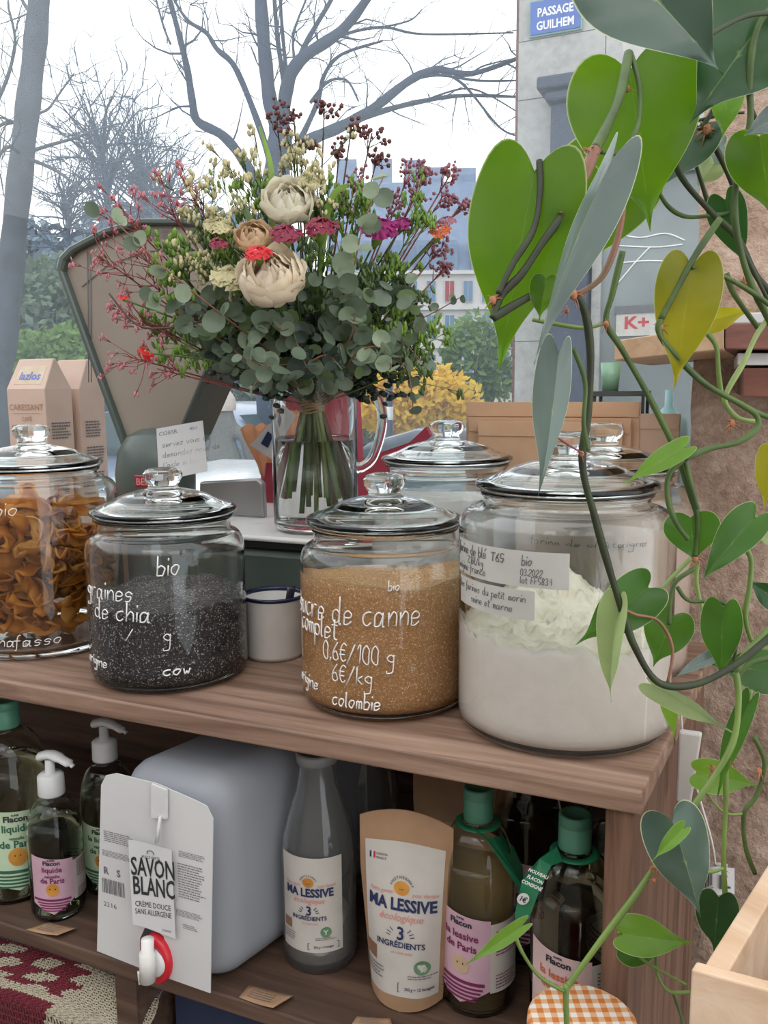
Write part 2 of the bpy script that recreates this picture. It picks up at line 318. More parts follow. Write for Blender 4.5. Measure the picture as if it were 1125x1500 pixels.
def strokes(mb, text, mp, u0, v0, h, rad, slant=.12, rng=None, sx=1.0):
    """h = x-height in metres; mp(u, v, off) maps the writing plane to the surface"""
    x = u0; k = h / 4
    for ch in text:
        if ch == ' ': x += 4.5 * k * sx; continue
        g = G.get(ch)
        if not g: continue
        mxx = 0
        for st in g.split():
            pts = [(int(st[i]), int(st[i + 1], 16)) for i in range(0, len(st) - 1, 2)]
            mxx = max(mxx, max(p[0] for p in pts))
            pts = [V((p[0], p[1] - 4, 0)) for p in pts]
            if len(pts) > 2: pts = cat(pts, 4)
            mb.tube([mp(x + (p.x + p.y * slant) * k * sx, v0 + p.y * k, rad * .5) for p in pts], rad, 4)
        x += (mxx + 1.0) * k * sx
    return x
def print_text(mb, text, mp, u0, v0, h, bold=0, sx=1.0, align='l', off=.0003, slant=0, ang=0):
    cu = bpy.data.curves.new('t', 'FONT'); cu.body = text; cu.size = h * 1.4; cu.offset = bold * h; cu.resolution_u = 2; cu.shear = slant
    ob = bpy.data.objects.new('t', cu); me = ob.to_mesh()
    if not len(me.vertices): bpy.data.objects.remove(ob); return
    xs = [v.co.x for v in me.vertices]; wd = max(xs)
    du = {'l': 0, 'c': -wd * sx / 2, 'r': -wd * sx}[align]
    vs = [mp(u0 + (v.co.x * sx + du) * cos(ang) - v.co.y * sin(ang), v0 + (v.co.x * sx + du) * sin(ang) + v.co.y * cos(ang), off) for v in me.vertices]
    mb.add(vs, [tuple(p.vertices) for p in me.polygons], False)
    ob.to_mesh_clear(); bpy.data.objects.remove(ob); bpy.data.curves.remove(cu)
def cylmap(c, R, a0):
    """u runs to the viewer's right, v up; a0 = heading (radians) of u=0"""
    return lambda u, v, off=0: V((c[0] + (R + off) * cos(a0 + u / R), c[1] + (R + off) * sin(a0 + u / R), c[2] + v))
def planemap(o, ux, uy):
    n = ux.cross(uy).normalized(); return lambda u, v, off=0: o + ux * u + uy * v + n * off
def toward(c): return atan2(-c[1], -c[0])   # heading from a point to the camera
def patch(mb, mp, u0, u1, v0, v1, off=.0002, nu=10, nv=1):
    f0 = v0 if callable(v0) else (lambda u: v0); f1 = v1 if callable(v1) else (lambda u: v1)
    return mb.grid(lambda a, b: mp(u0 + (u1 - u0) * a, f0(u0 + (u1 - u0) * a) * (1 - b) + f1(u0 + (u1 - u0) * a) * b, off), nu, nv)
def lines_block(mb, mp, u0, u1, v0, v1, n, off=.0004, rng=random.Random(1), th=.35):
    """small print too fine to read: short bars"""
    for i in range(n):
        y = v1 - (v1 - v0) * (i + .5) / n; hh = (v1 - v0) / n * th / 2; x = u0; end = u1 - rng.random() * .25 * (u1 - u0)
        while x < end:
            w_ = min(end - x, (u1 - u0) * rng.uniform(.05, .16)); patch(mb, mp, x, x + w_, y - hh, y + hh, off, 2, 1); x += w_ + (u1 - u0) * .025
# ================================================================== SETTING
def sbox(name, s0, s1, t0, t1, z0, z1, m, parent=None, **kw):
    q = MB().prism([L(s0, t0, z0), L(s1, t0, z0), L(s1, t1, z0), L(s0, t1, z0)], [L(s0, t0, z1), L(s1, t0, z1), L(s1, t1, z1), L(s0, t1, z1)])
    return q.build(name, m, parent, **kw)
mat('floor_tile', (.18, .14, .11), .7, bmp=.1); mat('plaster', (.62, .6, .57), .9); mat('plaster_warm', (.46, .41, .37), .9); mat('ceiling_paint', (.6, .58, .55), .9); mat('sill_stone', (.42, .38, .34), .7)
tag(sbox('floor', -3.2, 2.2, -3, .8, -1.25, -1.2, 'floor_tile'), kind='structure')
tag(sbox('light_blocker_back', -3.4, 2.4, -2.9, -2.8, -1.25, 1.5, 'plaster_warm'), kind='structure')  # unseen low wall, added to block front light on the lower shelf
tag(sbox('light_blocker_left', -3.4, -3.3, -2.79, .64, -1.25, 1.15, 'plaster_warm'), kind='structure')  # unseen side wall, added with the back one to cut low light
tag(sbox('wall_front', -3.2, -.0, .66, .8, -1.2, -.03, 'plaster'), kind='structure')
tag(sbox('trim_sill', -3.2, -.09, .52, .76, -.03, -.0, 'sill_stone'), kind='structure')
# rough stone pier right of the window
def pier():
    q = MB(); rn = random.Random(4)
    nz_, ns_ = 150, 60
    def fn(a, b):
        z = -1.2 + 3.05 * a; s = -.088 + .9 * b
        p = V((s * 9, z * 9, 3.3)); d = mnoise.fractal(p, .9, 2, 5) * .010 + mnoise.noise(p * 6) * .003
        e = mnoise.noise(V((z * 14, 1, 8))) * .006 if b == 0 else 0
        return L(s + e, .475 - d, z)
    q.grid(fn, nz_ * 2, ns_ * 2)
    q.box((-.088, .48, -1.2), (.9, .8, 1.85), Matrix.Translation(L(0, 0, 0)) @ RS)
    return q
tag(pier().build('wall_right', 'rough_stone'), kind='structure')
wf = tag(sbox('window_1', -3.15, -.09, .640, .646, .03, 1.85, 'window_glass'), kind='structure')
mat('frame_paint', (.3, .32, .32), .5)
for z0, z1, nm in ((.0, .035, 'window_frame'),):
    sbox(nm, -3.15, -.09, .62, .66, z0, z1, 'frame_paint', wf)
# ================================================================== SHELVING
shelf = thing('wooden_shelf_unit', 'brown stained wooden shelf unit under the glass jars', 'shelf', L(-.5, .2, -1.19))
EN = -.078; SL = .235
def board(z0, z1, t1, s0, s1, m, name, sl=SL):
    return bev(MB().prism([L(s0, 0, z0), L(s1, 0, z0), L(s1 + sl * min(t1, .33), t1, z0), L(s0, t1, z0)], [L(s0, 0, z1), L(s1, 0, z1), L(s1 + sl * min(t1, .33), t1, z1), L(s0, t1, z1)]).build(name, m, shelf), .002)
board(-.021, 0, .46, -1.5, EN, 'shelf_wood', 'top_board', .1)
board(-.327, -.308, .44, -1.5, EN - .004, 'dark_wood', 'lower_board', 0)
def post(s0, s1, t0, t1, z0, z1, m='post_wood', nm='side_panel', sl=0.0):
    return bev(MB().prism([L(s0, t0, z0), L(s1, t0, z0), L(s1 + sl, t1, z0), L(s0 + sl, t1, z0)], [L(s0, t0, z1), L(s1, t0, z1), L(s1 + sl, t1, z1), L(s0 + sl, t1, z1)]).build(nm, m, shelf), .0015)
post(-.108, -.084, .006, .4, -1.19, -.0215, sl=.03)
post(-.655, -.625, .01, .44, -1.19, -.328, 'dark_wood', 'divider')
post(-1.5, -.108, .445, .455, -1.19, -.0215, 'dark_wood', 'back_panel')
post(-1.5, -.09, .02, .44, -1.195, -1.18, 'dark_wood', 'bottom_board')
# ================================================================== JARS
def jar(label, px, R, LR, Hl, Hk, zs, zn, extra=None):
    c = (px[0], px[1], 0)
    t = thing('glass_jar', label, 'jar', c, 'glass storage jars with knobbed lids')
    nr = LR * .90; b = []
    for k in range(7): a = pi / 2 * k / 6; b.append((R - .013 + .013 * sin(a), .0145 - .0135 * cos(a)))
    prof = [(0, .003), (R - .03, .003), (R - .024, .001)] + b + [(R, zs - .004)]
    for k in range(1, 8):
        a = pi / 2 * k / 7; prof.append((nr + .003 + (R - nr - .003) * cos(a), zs + (zn - zs) * sin(a)))
    prof += [(nr, zn + .004), (nr, Hl - .011), (nr + .003, Hl - .009), (nr + .0035, Hl - .006), (nr + .001, Hl - .0045), (nr - .003, Hl - .005)]
    wt = .0035
    prof += [(nr - .0035, zn + .004), (nr - .0005, zn - .001)]
    for k in range(6, 0, -1):
        a = pi / 2 * k / 7; prof.append((nr - wt + .003 + (R - nr - .003) * cos(a), zs - wt * .6 + (zn - zs) * sin(a)))
    prof += [(R - wt, zs - .006), (R - wt, .020), (R - wt - .003, .014), (R - wt - .010, .0095), (R - .03, .009), (0, .009)]
    MB().lathe(prof, c, 72).build('glass_body', 'jar_glass', t)
    lid = [(0, Hl + .013), (LR * .5, Hl + .0105), (LR * .78, Hl + .001), (LR * .84, Hl - .0035), (LR * .955, Hl - .0035), (LR * .99, Hl - .002), (LR, Hl + .0005), (LR * .985, Hl + .003), (LR * .9, Hl + .0055),
           (LR * .76, Hl + .0095), (LR * .6, Hl + .0165), (LR * .42, Hl + .0215), (LR * .3, Hl + .0235), (.019, Hl + .0245)]
    hk = Hk - Hl
    kn = [(.0165, Hl + .027), (.0175, Hl + hk * .62), (.0215, Hl + hk * .75), (.0225, Hl + hk * .86), (.0195, Hl + hk * .95), (.013, Hl + hk), (.006, Hl + hk * .975), (0, Hl + hk * .965)]
    k2 = LR / .0832 * .5 + .5
    MB().lathe(lid + [(a * k2, z) for a, z in kn], c, 72, 1, 1).build('lid', 'lid_glass', t)
    MB().lathe([(LR * .9, Hl - .0044), (LR * .955, Hl - .0044), (LR * .955, Hl - .0037), (LR * .9, Hl - .0037), (LR * .9, Hl - .0044)], c, 72).build('gasket', 'gasket', t)
    return t, c, R - wt + .0004
def content(name, label, cat_, c, Ri, m, top, grp=None, m_top=None, rim=None):
    """powder filling the jar: top(x, y) gives its height, side follows the inner wall"""
    q = MB(); K = 96; NR = 26; vs = []; fs = []
    vs.append((c[0], c[1], .0087)); prof = [(Ri - .03, .0087), (Ri - .01, .0093), (Ri - .003, .0137), (Ri, .0200)]
    for r, z in prof:
        for j in range(K): a = 2 * pi * j / K; vs.append((c[0] + r * cos(a), c[1] + r * sin(a), z))
    for j in range(K): fs.append((0, 1 + (j + 1) % K, 1 + j))
    row = lambda i: 1 + i * K
    for i in range(3):
        for j in range(K): fs.append((row(i) + j, row(i) + (j + 1) % K, row(i + 1) + (j + 1) % K, row(i + 1) + j))
    base = 3; nlev = 10
    for l in range(1, nlev + 1):
        for j in range(K):
            a = 2 * pi * j / K; x, y = Ri * cos(a), Ri * sin(a); zt = top(x, y); vs.append((c[0] + x, c[1] + y, .020 + (zt - .020) * l / nlev))
    for i in range(base, base + nlev):
        for j in range(K): fs.append((row(i) + j, row(i) + (j + 1) % K, row(i + 1) + (j + 1) % K, row(i + 1) + j))
    i0 = base + nlev
    for l in range(1, NR):
        r = Ri * (1 - l / NR)
        for j in range(K): a = 2 * pi * j / K; x, y = r * cos(a), r * sin(a); vs.append((c[0] + x, c[1] + y, top(x, y)))
    for i in range(i0, i0 + NR - 1):
        for j in range(K): fs.append((row(i) + j, row(i) + (j + 1) % K, row(i + 1) + (j + 1) % K, row(i + 1) + j))
    e = len(vs); vs.append((c[0], c[1], top(0, 0))); i = i0 + NR - 1
    for j in range(K): fs.append((row(i) + j, row(i) + (j + 1) % K, e))
    q.add(vs, fs); o = q.build(name, m); tag(o, label, cat_, kind='stuff')
    if m_top:
        o.data.materials.append(M[m_top]); nb = K + 3 * K + nlev * K
        for p in o.data.polygons:
            if p.index >= nb: p.material_index = 1
    return o
def fr(x, y, z, s, h=.9, o=4): return mnoise.fractal(V((x * s, y * s, z)), h, 2, o)
CH, SU, FL = (-.2531, .9854), (.0005, .9001), (.1749, .8224)
AP = (-.455, 1.12); BK = at(655, 640, 1.145); J6 = at(884, 640, 1.01)
small = dict(R=.09, LR=.0832, Hl=.1924, Hk=.2405, zs=.1475, zn=.168)
big = dict(R=.1024, LR=.0874, Hl=.2358, Hk=.2861, zs=.200, zn=.2165)
# chia
t, c, Ri = jar('glass jar of dark chia seeds with white "graines de chia" writing', CH, **small)
mp = cylmap(c, .0901, toward(c)); q = MB()
strokes(q, 'bio', mp, -.012, .134, .0105, .0008, sx=.70)
strokes(q, 'graines', mp, -.112, .106, .0105, .0007, sx=.74); strokes(q, 'de chia', mp, -.095, .084, .0105, .0008, sx=.76)
strokes(q, '/', mp, -.048, .064, .006, .0006); strokes(q, 'g', mp, -.008, .061, .009, .0006, sx=.7); strokes(q, 'cow', mp, -.010, .024, .006, .0009, sx=1.15)
strokes(q, 'origine', mp, -.122, .028, .006, .0007, sx=.9)
q.build('handwriting', 'ink_white', t)
content('chia_seeds', 'black and grey chia seeds filling half of their jar', 'seeds', c, Ri, 'chia', lambda x, y: .0945 + y * .03 + fr(x, y, 1, 16) * .007 + fr(x, y, 5, 90) * .0012)
# sugar
t, c, Ri = jar('glass jar of brown cane sugar with white "sucre de canne" writing', SU, **small)
mp = cylmap(c, .0901, toward(c)); q = MB()
strokes(q, 'sucre de canne', mp, -.122, .101, .0135, .0008, sx=.56); strokes(q, 'complet', mp, -.114, .084, .0115, .0008, sx=.6)
strokes(q, '0,6€/100 g', mp, -.070, .063, .0092, .0007, sx=.64); strokes(q, '6€/kg', mp, -.058, .0415, .0088, .0007, sx=.68)
strokes(q, 'origine', mp, -.124, .026, .0068, .0007, sx=.8); strokes(q, 'colombie', mp, -.058, .0165, .0078, .0008, sx=.66)
strokes(q, 'bio', mp, .002, .136, .005, .0005, sx=.7)
q.build('handwriting', 'ink_white', t)
content('cane_sugar', 'golden brown cane sugar nearly filling its glass jar', 'sugar', c, Ri, 'cane_sugar',
        lambda x, y: .140 - max(0, y) * .15 - .010 * math.exp(-((x - .02) ** 2 + (y + .05) ** 2) / .0012) + .10 * max(0, x - .03) * (1 if y > 0 else .6) + fr(x, y, 2, 14) * .004 + fr(x, y, 5, 90) * .0008)
# flour
t, c, Ri = jar('largest jar, white wheat flour with two paper labels', FL, **big)
mp = cylmap(c, .1026, toward(c)); a = MB()
patch(a, mp, -.132, .004, .156, .188, .0002, 20); a.build('upper_label', 'label_clear', t, 'translucent paper label reading "farine de blé T65 bio"')
a = MB(); patch(a, mp, -.126, -.025, .127, .153, .0002, 16); a.build('lower_label', 'label_clear', t, 'small paper label reading "les farines du petit morin"')
q = MB(); mq = lambda u, v, off=0: mp(u, v, off + .0004)
strokes(q, 'farine de blé', mq, -.130, .176, .0047, .0004, sx=.66); strokes(q, 'T65', mq, -.070, .1755, .0038, .0005, sx=.85); strokes(q, 'bio', mq, -.038, .1755, .0045, .0004, sx=.65)
strokes(q, '2,16€/kg', mq, -.106, .168, .0034, .0003, sx=.72); strokes(q, 'origine france', mq, -.128, .1600, .0038, .0003, sx=.72)
strokes(q, '03.2022', mq, -.039, .1665, .003, .0003, sx=.72); strokes(q, 'lot FFS839', mq, -.039, .1595, .003, .0003, sx=.7)
strokes(q, 'les farines du petit morin', mq, -.123, .1425, .0036, .0003, sx=.74); strokes(q, 'seine et marne', mq, -.099, .1325, .0036, .0003, sx=.77)
q.build('handwriting', 'ink_grey', t)
def ftop(x, y):
    m_ = .045 * math.exp(-((x + .0) ** 2 + (y - .055) ** 2) / .0022) + .012 * math.exp(-((x + .07) ** 2 + (y + .0) ** 2) / .0018)
    d = fr(x, y, 3, 30, .7, 6) * .007
    return .096 + m_ + d + fr(x, y, 7, 70, .6, 5) * .004 + (.005 if fr(x, y, 9, 55) > .05 else 0)
content('wheat_flour', 'cream white wheat flour heaped in the largest jar', 'flour', c, Ri, 'flour', ftop, m_top='flour_top')
# back jars
t, c, Ri = jar('glass jar of white powder standing behind the cane sugar jar', (BK.x, BK.y), **big)
content('white_flour', 'pale flour in the jar behind the cane sugar', 'flour', c, Ri, 'white_powder', lambda x, y: .19 + fr(x, y, 3, 20) * .004)
t, c, Ri = jar('glass jar of chestnut flour standing behind the wheat flour', (J6.x, J6.y), **big)
q = MB(); strokes(q, 'farine de châtaigne', cylmap(c, .1026, toward(c)), -.09, .158, .0055, .0005); q.build('handwriting', 'ink_grey', t)
content('chestnut_flour', 'pinkish beige chestnut flour in the rear right jar', 'flour', c, Ri, 'chestnut_flour', lambda x, y: .187 + fr(x, y, 3, 25) * .006 + fr(x, y, 3, 120) * .002)
# dried mango jar
t, c, Ri = jar('glass jar of dried orange mango strips beside the chia', AP, **big)
mp = cylmap(c, .1026, toward(c)); q = MB(); strokes(q, 'bio', mp, -.05, .182, .0085, .0006); strokes(q, 'fasso', mp, -.038, .0215, .0068, .0006, sx=1.1); strokes(q, 'burkina', mp, -.10, .0215, .0068, .0006, sx=1.0)
q.build('handwriting', 'ink_white', t)
rn = random.Random(7)
def strip_mesh(seed, m):
    r = random.Random(seed); Lh = r.uniform(.06, .1); W = r.uniform(.013, .022); k1 = r.uniform(12, 38); tw = r.uniform(-2.5, 2.5); ph = r.uniform(0, 6)
    N = 16; K = 5; q = MB(); cx = []; p = V((0, 0, 0)); ang = 0
    for i in range(N + 1):
        ang += (k1 * (1 + .8 * sin(ph + i * .5)) * Lh / N) ; p = p + V((cos(ang), 0, sin(ang))) * (Lh / N); cx.append((p.copy(), ang))
    mid = sum((a[0] for a in cx), V((0, 0, 0))) / (N + 1)
    def f(a, b):
        i = min(N, int(a * N + .5)); P, an = cx[i]; T = V((cos(an), 0, sin(an))); Nn = V((-sin(an), 0, cos(an))); tt = tw * a
        S = V((0, 1, 0)) * cos(tt) + Nn * sin(tt); w_ = W * (.45 + .55 * sin(pi * min(1, .12 + a * .85))) * (1 + .2 * sin(ph + a * 9)); v = (b - .5) * w_
        return P - mid + S * v + T.cross(S) * (.004 * sin(ph + a * 11 + b * 5) + .003 * (b - .5) ** 2 * 8)
    q.grid(f, N, K); me = q.mesh('mango_strip', m)
    return me
kinds = [strip_mesh(i, ('mango', 'mango', 'mango_light', 'mango_dark')[i % 4]) for i in range(12)]
n = 0
for k in range(150):
    z = .03 + .15 * (k / 150); a = toward(c) + rn.uniform(-1.9, 1.9); r = Ri - rn.uniform(.022, .05) if k % 5 else rn.uniform(0, .05)
    if k > 125: r = rn.uniform(.0, Ri - .03); z = .165 + rn.uniform(0, .018)
    mw = Matrix.Translation((c[0] + r * cos(a), c[1] + r * sin(a), z)) @ Matrix.Rotation(a + pi / 2 + rn.uniform(-.5, .5), 4, 'Z') @ Matrix.Rotation(rn.uniform(-.9, .9), 4, 'Y') @ Matrix.Rotation(rn.uniform(.7, 2.2), 4, 'X')
    me = kinds[k % 12]
    # keep inside the wall
    ok = 1.0
    for v in me.vertices:
        p = mw @ v.co; d = sqrt((p.x - c[0]) ** 2 + (p.y - c[1]) ** 2)
        if d > Ri - .002: ok = max(ok, d - Ri + .002 + 1)
    if ok > 1:
        sh = (ok - 1) + .001; mw = Matrix.Translation((-cos(a) * sh, -sin(a) * sh, 0)) @ mw
    o = inst('mango_strip', me, None, mw); tag(o, 'curled dried orange mango strip heaped in the left jar', 'dried fruit', 'dried mango strips in the left jar')
    md = o.modifiers.new('thick', 'SOLIDIFY'); md.thickness = .0022
# ================================================================== SCALE
ZP = .138
sc_ = thing('shop_scale', 'vintage green fan-shaped shop scale with steel platform', 'scale', L(-.72, .4, 0))
def lbox(name, s0, s1, t0, t1, z0, z1, m, par, bv=.003):
    return bev(sbox(name, s0, s1, t0, t1, z0, z1, m, par), bv)
lbox('base_housing', -.86, -.492, .285, .50, .004, .118, 'scale_green', sc_, .012)
lbox('shadow_gap', -.85, -.50, .275, .49, .1185, .130, 'scale_dark', sc_)
lbox('weighing_platform', -.86, -.486, .262, .60, .1305, ZP, 'platform', sc_, .003)
FT = .40   # plane of the fan's front face
fan = [(80, 392), (84, 375), (98, 360), (150, 333), (205, 318), (270, 318), (330, 330), (362, 345), (375, 362), (372, 385), (330, 480), (262, 640), (240, 668), (180, 668), (176, 655), (130, 530)]
def fanpts(pts, t): return [ont(x, y, t) for x, y in pts]
cen = (235, 480)
def shrink(pts, k): return [(cen[0] + (x - cen[0]) * k, cen[1] + (y - cen[1]) * k) for x, y in pts]
def off_(P, t): return [p - nS * t for p in P]
P0 = fanpts(fan, FT); P1 = [p for p in P0]; Pin = fanpts(shrink(fan, .935), FT); nF = len(fan)
q = MB()
R1 = off_(P0, .012); Rm = [p * 1 for p in off_(fanpts(shrink(fan, .99), FT), -.004)]
back = off_(P0, .085); Ii = off_(Pin, .012)
rings = [back, R1, off_(fanpts(shrink(fan, .995), FT), .003), off_(fanpts(shrink(fan, .98), FT), 0), off_(fanpts(shrink(fan, .95), FT), 0), off_(Pin, .003), Ii]
vs = [p for R in rings for p in R]; fs = []
for a in range(len(rings) - 1):
    for i in range(nF): fs.append((a * nF + i, a * nF + (i + 1) % nF, (a + 1) * nF + (i + 1) % nF, (a + 1) * nF + i))
fs.append(tuple(range(nF)))
q.add(vs, fs, False); q.build('fan_housing', 'scale_green', sc_)
q = MB(); q.add(off_(Pin, .0125), [tuple(range(nF))], False); q.build('dial_face', 'dial', sc_)
q = MB()
for (a, b) in (((120, 420), (158, 388)), ((158, 388), (215, 368)), ((215, 368), (290, 366)), ((128, 368), (130, 560)), ((132, 368), (134, 560))):
    q.tube([ont(*a, FT + .011), ont(*b, FT + .011)], .0007, 5)
q.build('dial_lines', 'ink_grey', sc_)
q = MB(); print_text(q, 'BERKEL', planemap(ont(200, 352, FT + .009), dS, V((0, 0, 1))), 0, 0, .012, .0, 1.2); q.build('dial_lettering', 'ink_grey', sc_)
# neck and rounded head under the fan
hc = at(228, 700, 1.36); q = MB()
q.lathe([(.0, .0), (.066, 0), (.068, .06), (.062, .095), (.046, .118), (.024, .129), (.0, .132)], (hc.x, hc.y, ZP + .0005), 32, 1, .75, TH); q.build('neck', 'scale_green', sc_)
q = MB(); pl = at(228, 706, 1.25)
q.box((-.038, -.002, -.009), (.038, .002, .009), Matrix.Translation(pl) @ RS); b = bev(q.build('name_plate', 'plate_red', sc_), .006, 3)
q = MB(); print_text(q, 'BERKEL', planemap(pl + nS * .0022 + dS * -.034 + V((0, 0, -.005)), dS, V((0, 0, 1))), 0, 0, .010, .03, 1.1); q.build('plate_lettering', 'ink_pink', sc_)
q = MB(); p = ont(175, 664, FT - .002); q.blob(p, .004, 8); q.build('rivet', 'chrome', sc_)
# load plate standing at the back of the platform
pw = thing('steel_plate', 'grey curved steel plate standing behind the glass jug', 'plate', L(-.72, .36, ZP))
A = [(292, 706), (376, 701), (384, 708), (387, 772), (292, 772)]
q = MB(); f0 = [ont(x, y, .40) for x, y in A]; f0 = [V((p.x, p.y, max(p.z, ZP + .001))) for p in f0]; q.prism(f0, off_(f0, .012)); bev(q.build('sheet', 'scale_steel', pw), .003)
# note card on the scale
cardp = thing('note_card', 'white handwritten note card leaning on the scale neck', 'card', at(265, 690, 1.28))
TL, TR, BR, BL = at(229, 628, 1.29), at(297, 616, 1.29), at(304, 690, 1.27), at(233, 705, 1.27)
ux = (TR - TL).normalized(); uy = (TL - BL).normalized(); q = MB(); k = FW * .0012
q.prism([BL, BR, TR, TL], [BL + k, BR + k, TR + k, TL + k]); q.build('sheet', 'paper_white', cardp)
cm = planemap(BL, ux, uy); q = MB(); cw = (TR - TL).length; chh = (TL - BL).length
print_text(q, 'COESR', cm, .003, chh - .012, .006, 0, 1.1); print_text(q, '85cl', cm, cw - .02, chh - .011, .0045)
for i, s_ in enumerate(('servez vous ou', 'demandez nous de', "l'aide si besoin")): strokes(q, s_, cm, .007, chh - .03 - .0155 * i, .0042, .00035, sx=.85)
q.build('handwriting', 'ink_grey', cardp)
# ================================================================== MUG
mc = at(401, 900, 1.045); mc.z = 0
mug = thing('enamel_mug', 'cream enamel mug with navy rim between chia and sugar jars', 'mug', mc)
q = MB(); q.lathe([(0, .002), (.030, .002), (.034, .0005), (.0365, .006), (.037, .074), (.0385, .0775), (.0375, .0775), (.0358, .074), (.0354, .007), (.030, .004), (0, .004)], mc, 48); q.build('cup', 'enamel', mug)
q = MB(); q.lathe([(.0366, .0735), (.0394, .076), (.0394, .0785), (.037, .079), (.0356, .0765), (.0358, .0735)], mc, 48); q.build('rim', 'enamel_rim', mug)
hd = MB(); hv = -dS
hd.tube(cat([mc + hv * .036 + V((0, 0, .062)), mc + hv * .058 + V((0, 0, .06)), mc + hv * .06 + V((0, 0, .035)), mc + hv * .036 + V((0, 0, .02))], 6), .004, 8); hd.build('handle', 'enamel', mug)
q = MB(); a_, b_ = at(427, 860, 1.02), at(413, 950, 1.045); q.tube([a_, a_.lerp(b_, .2), b_], [.006, .0055, .005], 8, flat=.4)
tag(q.build('measuring_spoon', 'spoon'), 'dark spoon handle sticking out of the enamel mug', 'spoon')
# ================================================================== BAGS AND ENVELOPES AT THE BACK
def coffee_bag(label, xs, ytop, ysh, t, w_, d_, front=True):
    s = (ont(xs, 640, t) - L(0, t)).dot(dS); z1 = ont(xs, ytop, t + d_ / 2).z; zsh = ont(xs, ysh, t).z
    b = thing('paper_bag', label, 'bag', L(s, t, 0))
    q = MB(); v = [L(s, t, .001), L(s + w_, t, .001), L(s + w_, t + d_, .001), L(s, t + d_, .001), L(s, t, zsh), L(s + w_, t, zsh), L(s + w_, t + d_, zsh), L(s, t + d_, zsh),
                   L(s + .004, t + d_ * .45, z1), L(s + w_ - .004, t + d_ * .45, z1), L(s + w_ - .004, t + d_ * .55, z1), L(s + .004, t + d_ * .55, z1)]
    q.add(v, [(0, 3, 2, 1), (0, 1, 5, 4), (1, 2, 6, 5), (2, 3, 7, 6), (3, 0, 4, 7), (4, 5, 9, 8), (5, 6, 10, 9), (6, 7, 11, 10), (7, 4, 8, 11), (8, 9, 10, 11)], False)
    bev(q.build('bag_body', 'bag_front', b), .002)
    ms = planemap(L(s + w_ + .0008, t, 0), -nS, V((0, 0, 1))); q = MB()
    for j in range(4): lines_block(q, ms, .010, d_ - .008, zsh - .085 - .045 * j, zsh - .055 - .045 * j, 6, th=.5)
    q.build('small_print', 'ink_grey', b)
    if front:
        mf = planemap(L(s, t - .0008, 0), dS, V((0, 0, 1))); q = MB()
        print_text(q, 'lazlos', planemap(v[4] - nS * -.001, dS, (v[8] - v[4]).normalized()), w_ / 2, .018, .015, .02, align='c'); q.build('brand_print', 'ink_blue', b)
        q = MB(); q.add([v[4].lerp(v[8], .15) + dS * .012 + nS * .0006, v[4].lerp(v[8], .15) + dS * (w_ - .012) + nS * .0006, v[4].lerp(v[8], .75) + dS * (w_ - .014) + nS * .0006, v[4].lerp(v[8], .75) + dS * .014 + nS * .0006], [(0, 1, 2, 3)], False); q.build('logo_sticker', 'petal_cream', b)
        q = MB(); print_text(q, 'CARESSANT', mf, w_ / 2, zsh - .035, .010, 0, 1, 'c'); print_text(q, 'CAFÉ', mf, w_ / 2, zsh - .053, .007, 0, 1, 'c'); print_text(q, 'DE CARACTÈRE', mf, w_ / 2, zsh - .067, .007, 0, 1, 'c')
        patch(q, mf, .012, w_ - .012, zsh - .041, zsh - .0405, 0, 2); q.build('front_print', 'kraft', b)
coffee_bag('beige paper coffee bag with printed front, left of the scale', 14, 527, 570, .40, .085, .062)
coffee_bag('second beige paper bag tucked between first bag and scale', 72, 528, 570, .475, .075, .062, False)
lb = tag(sbox('kraft_box', -.885, -.845, .27, .31, .001, .155, 'kraft'), 'small brown cardboard box behind the chia jar', 'box')
def env(label, x0, y0, x1, t, th, m='kraft_envelope', zb=.001, lean=.0):
    s0 = (ont(x0, y0, t) - L(0, t)).dot(dS); s1 = (ont(x1, y0, t) - L(0, t)).dot(dS); z = ont((x0 + x1) / 2, y0, t).z
    e = thing('kraft_envelope', label, 'envelope', L(s0, t, zb), 'brown kraft envelopes behind the jars')
    q = MB().prism([L(s0, t - lean, zb), L(s1, t - lean, zb), L(s1, t + th - lean, zb), L(s0, t + th - lean, zb)], [L(s0, t, z), L(s1, t, z), L(s1, t + th, z), L(s0, t + th, z)])
    bev(q.build('sheet', m, e), .0012)
    q = MB().prism([L(s0 + .002, t - .0015, z - .02), L(s1 - .002, t - .0015, z - .02), L(s1 - .002, t - .0003, z - .02), L(s0 + .002, t - .0003, z - .02)], [L(s0, t - .0012, z), L(s1, t - .0012, z), L(s1, t - .0002, z), L(s0, t - .0002, z)]); q.build('flap', m, e)
    return e
env('tallest wide brown kraft envelope at the window', 683, 589, 938, .50, .006)
env('brown kraft envelope with folded edge, second in the stack', 686, 612, 925, .49, .005)
env('front brown kraft envelope, lowest of the stack', 700, 618, 912, .478, .005)
env('pale brown kraft envelope, narrow, beside the stone wall', 934, 606, 997, .503, .006, 'kraft_light')
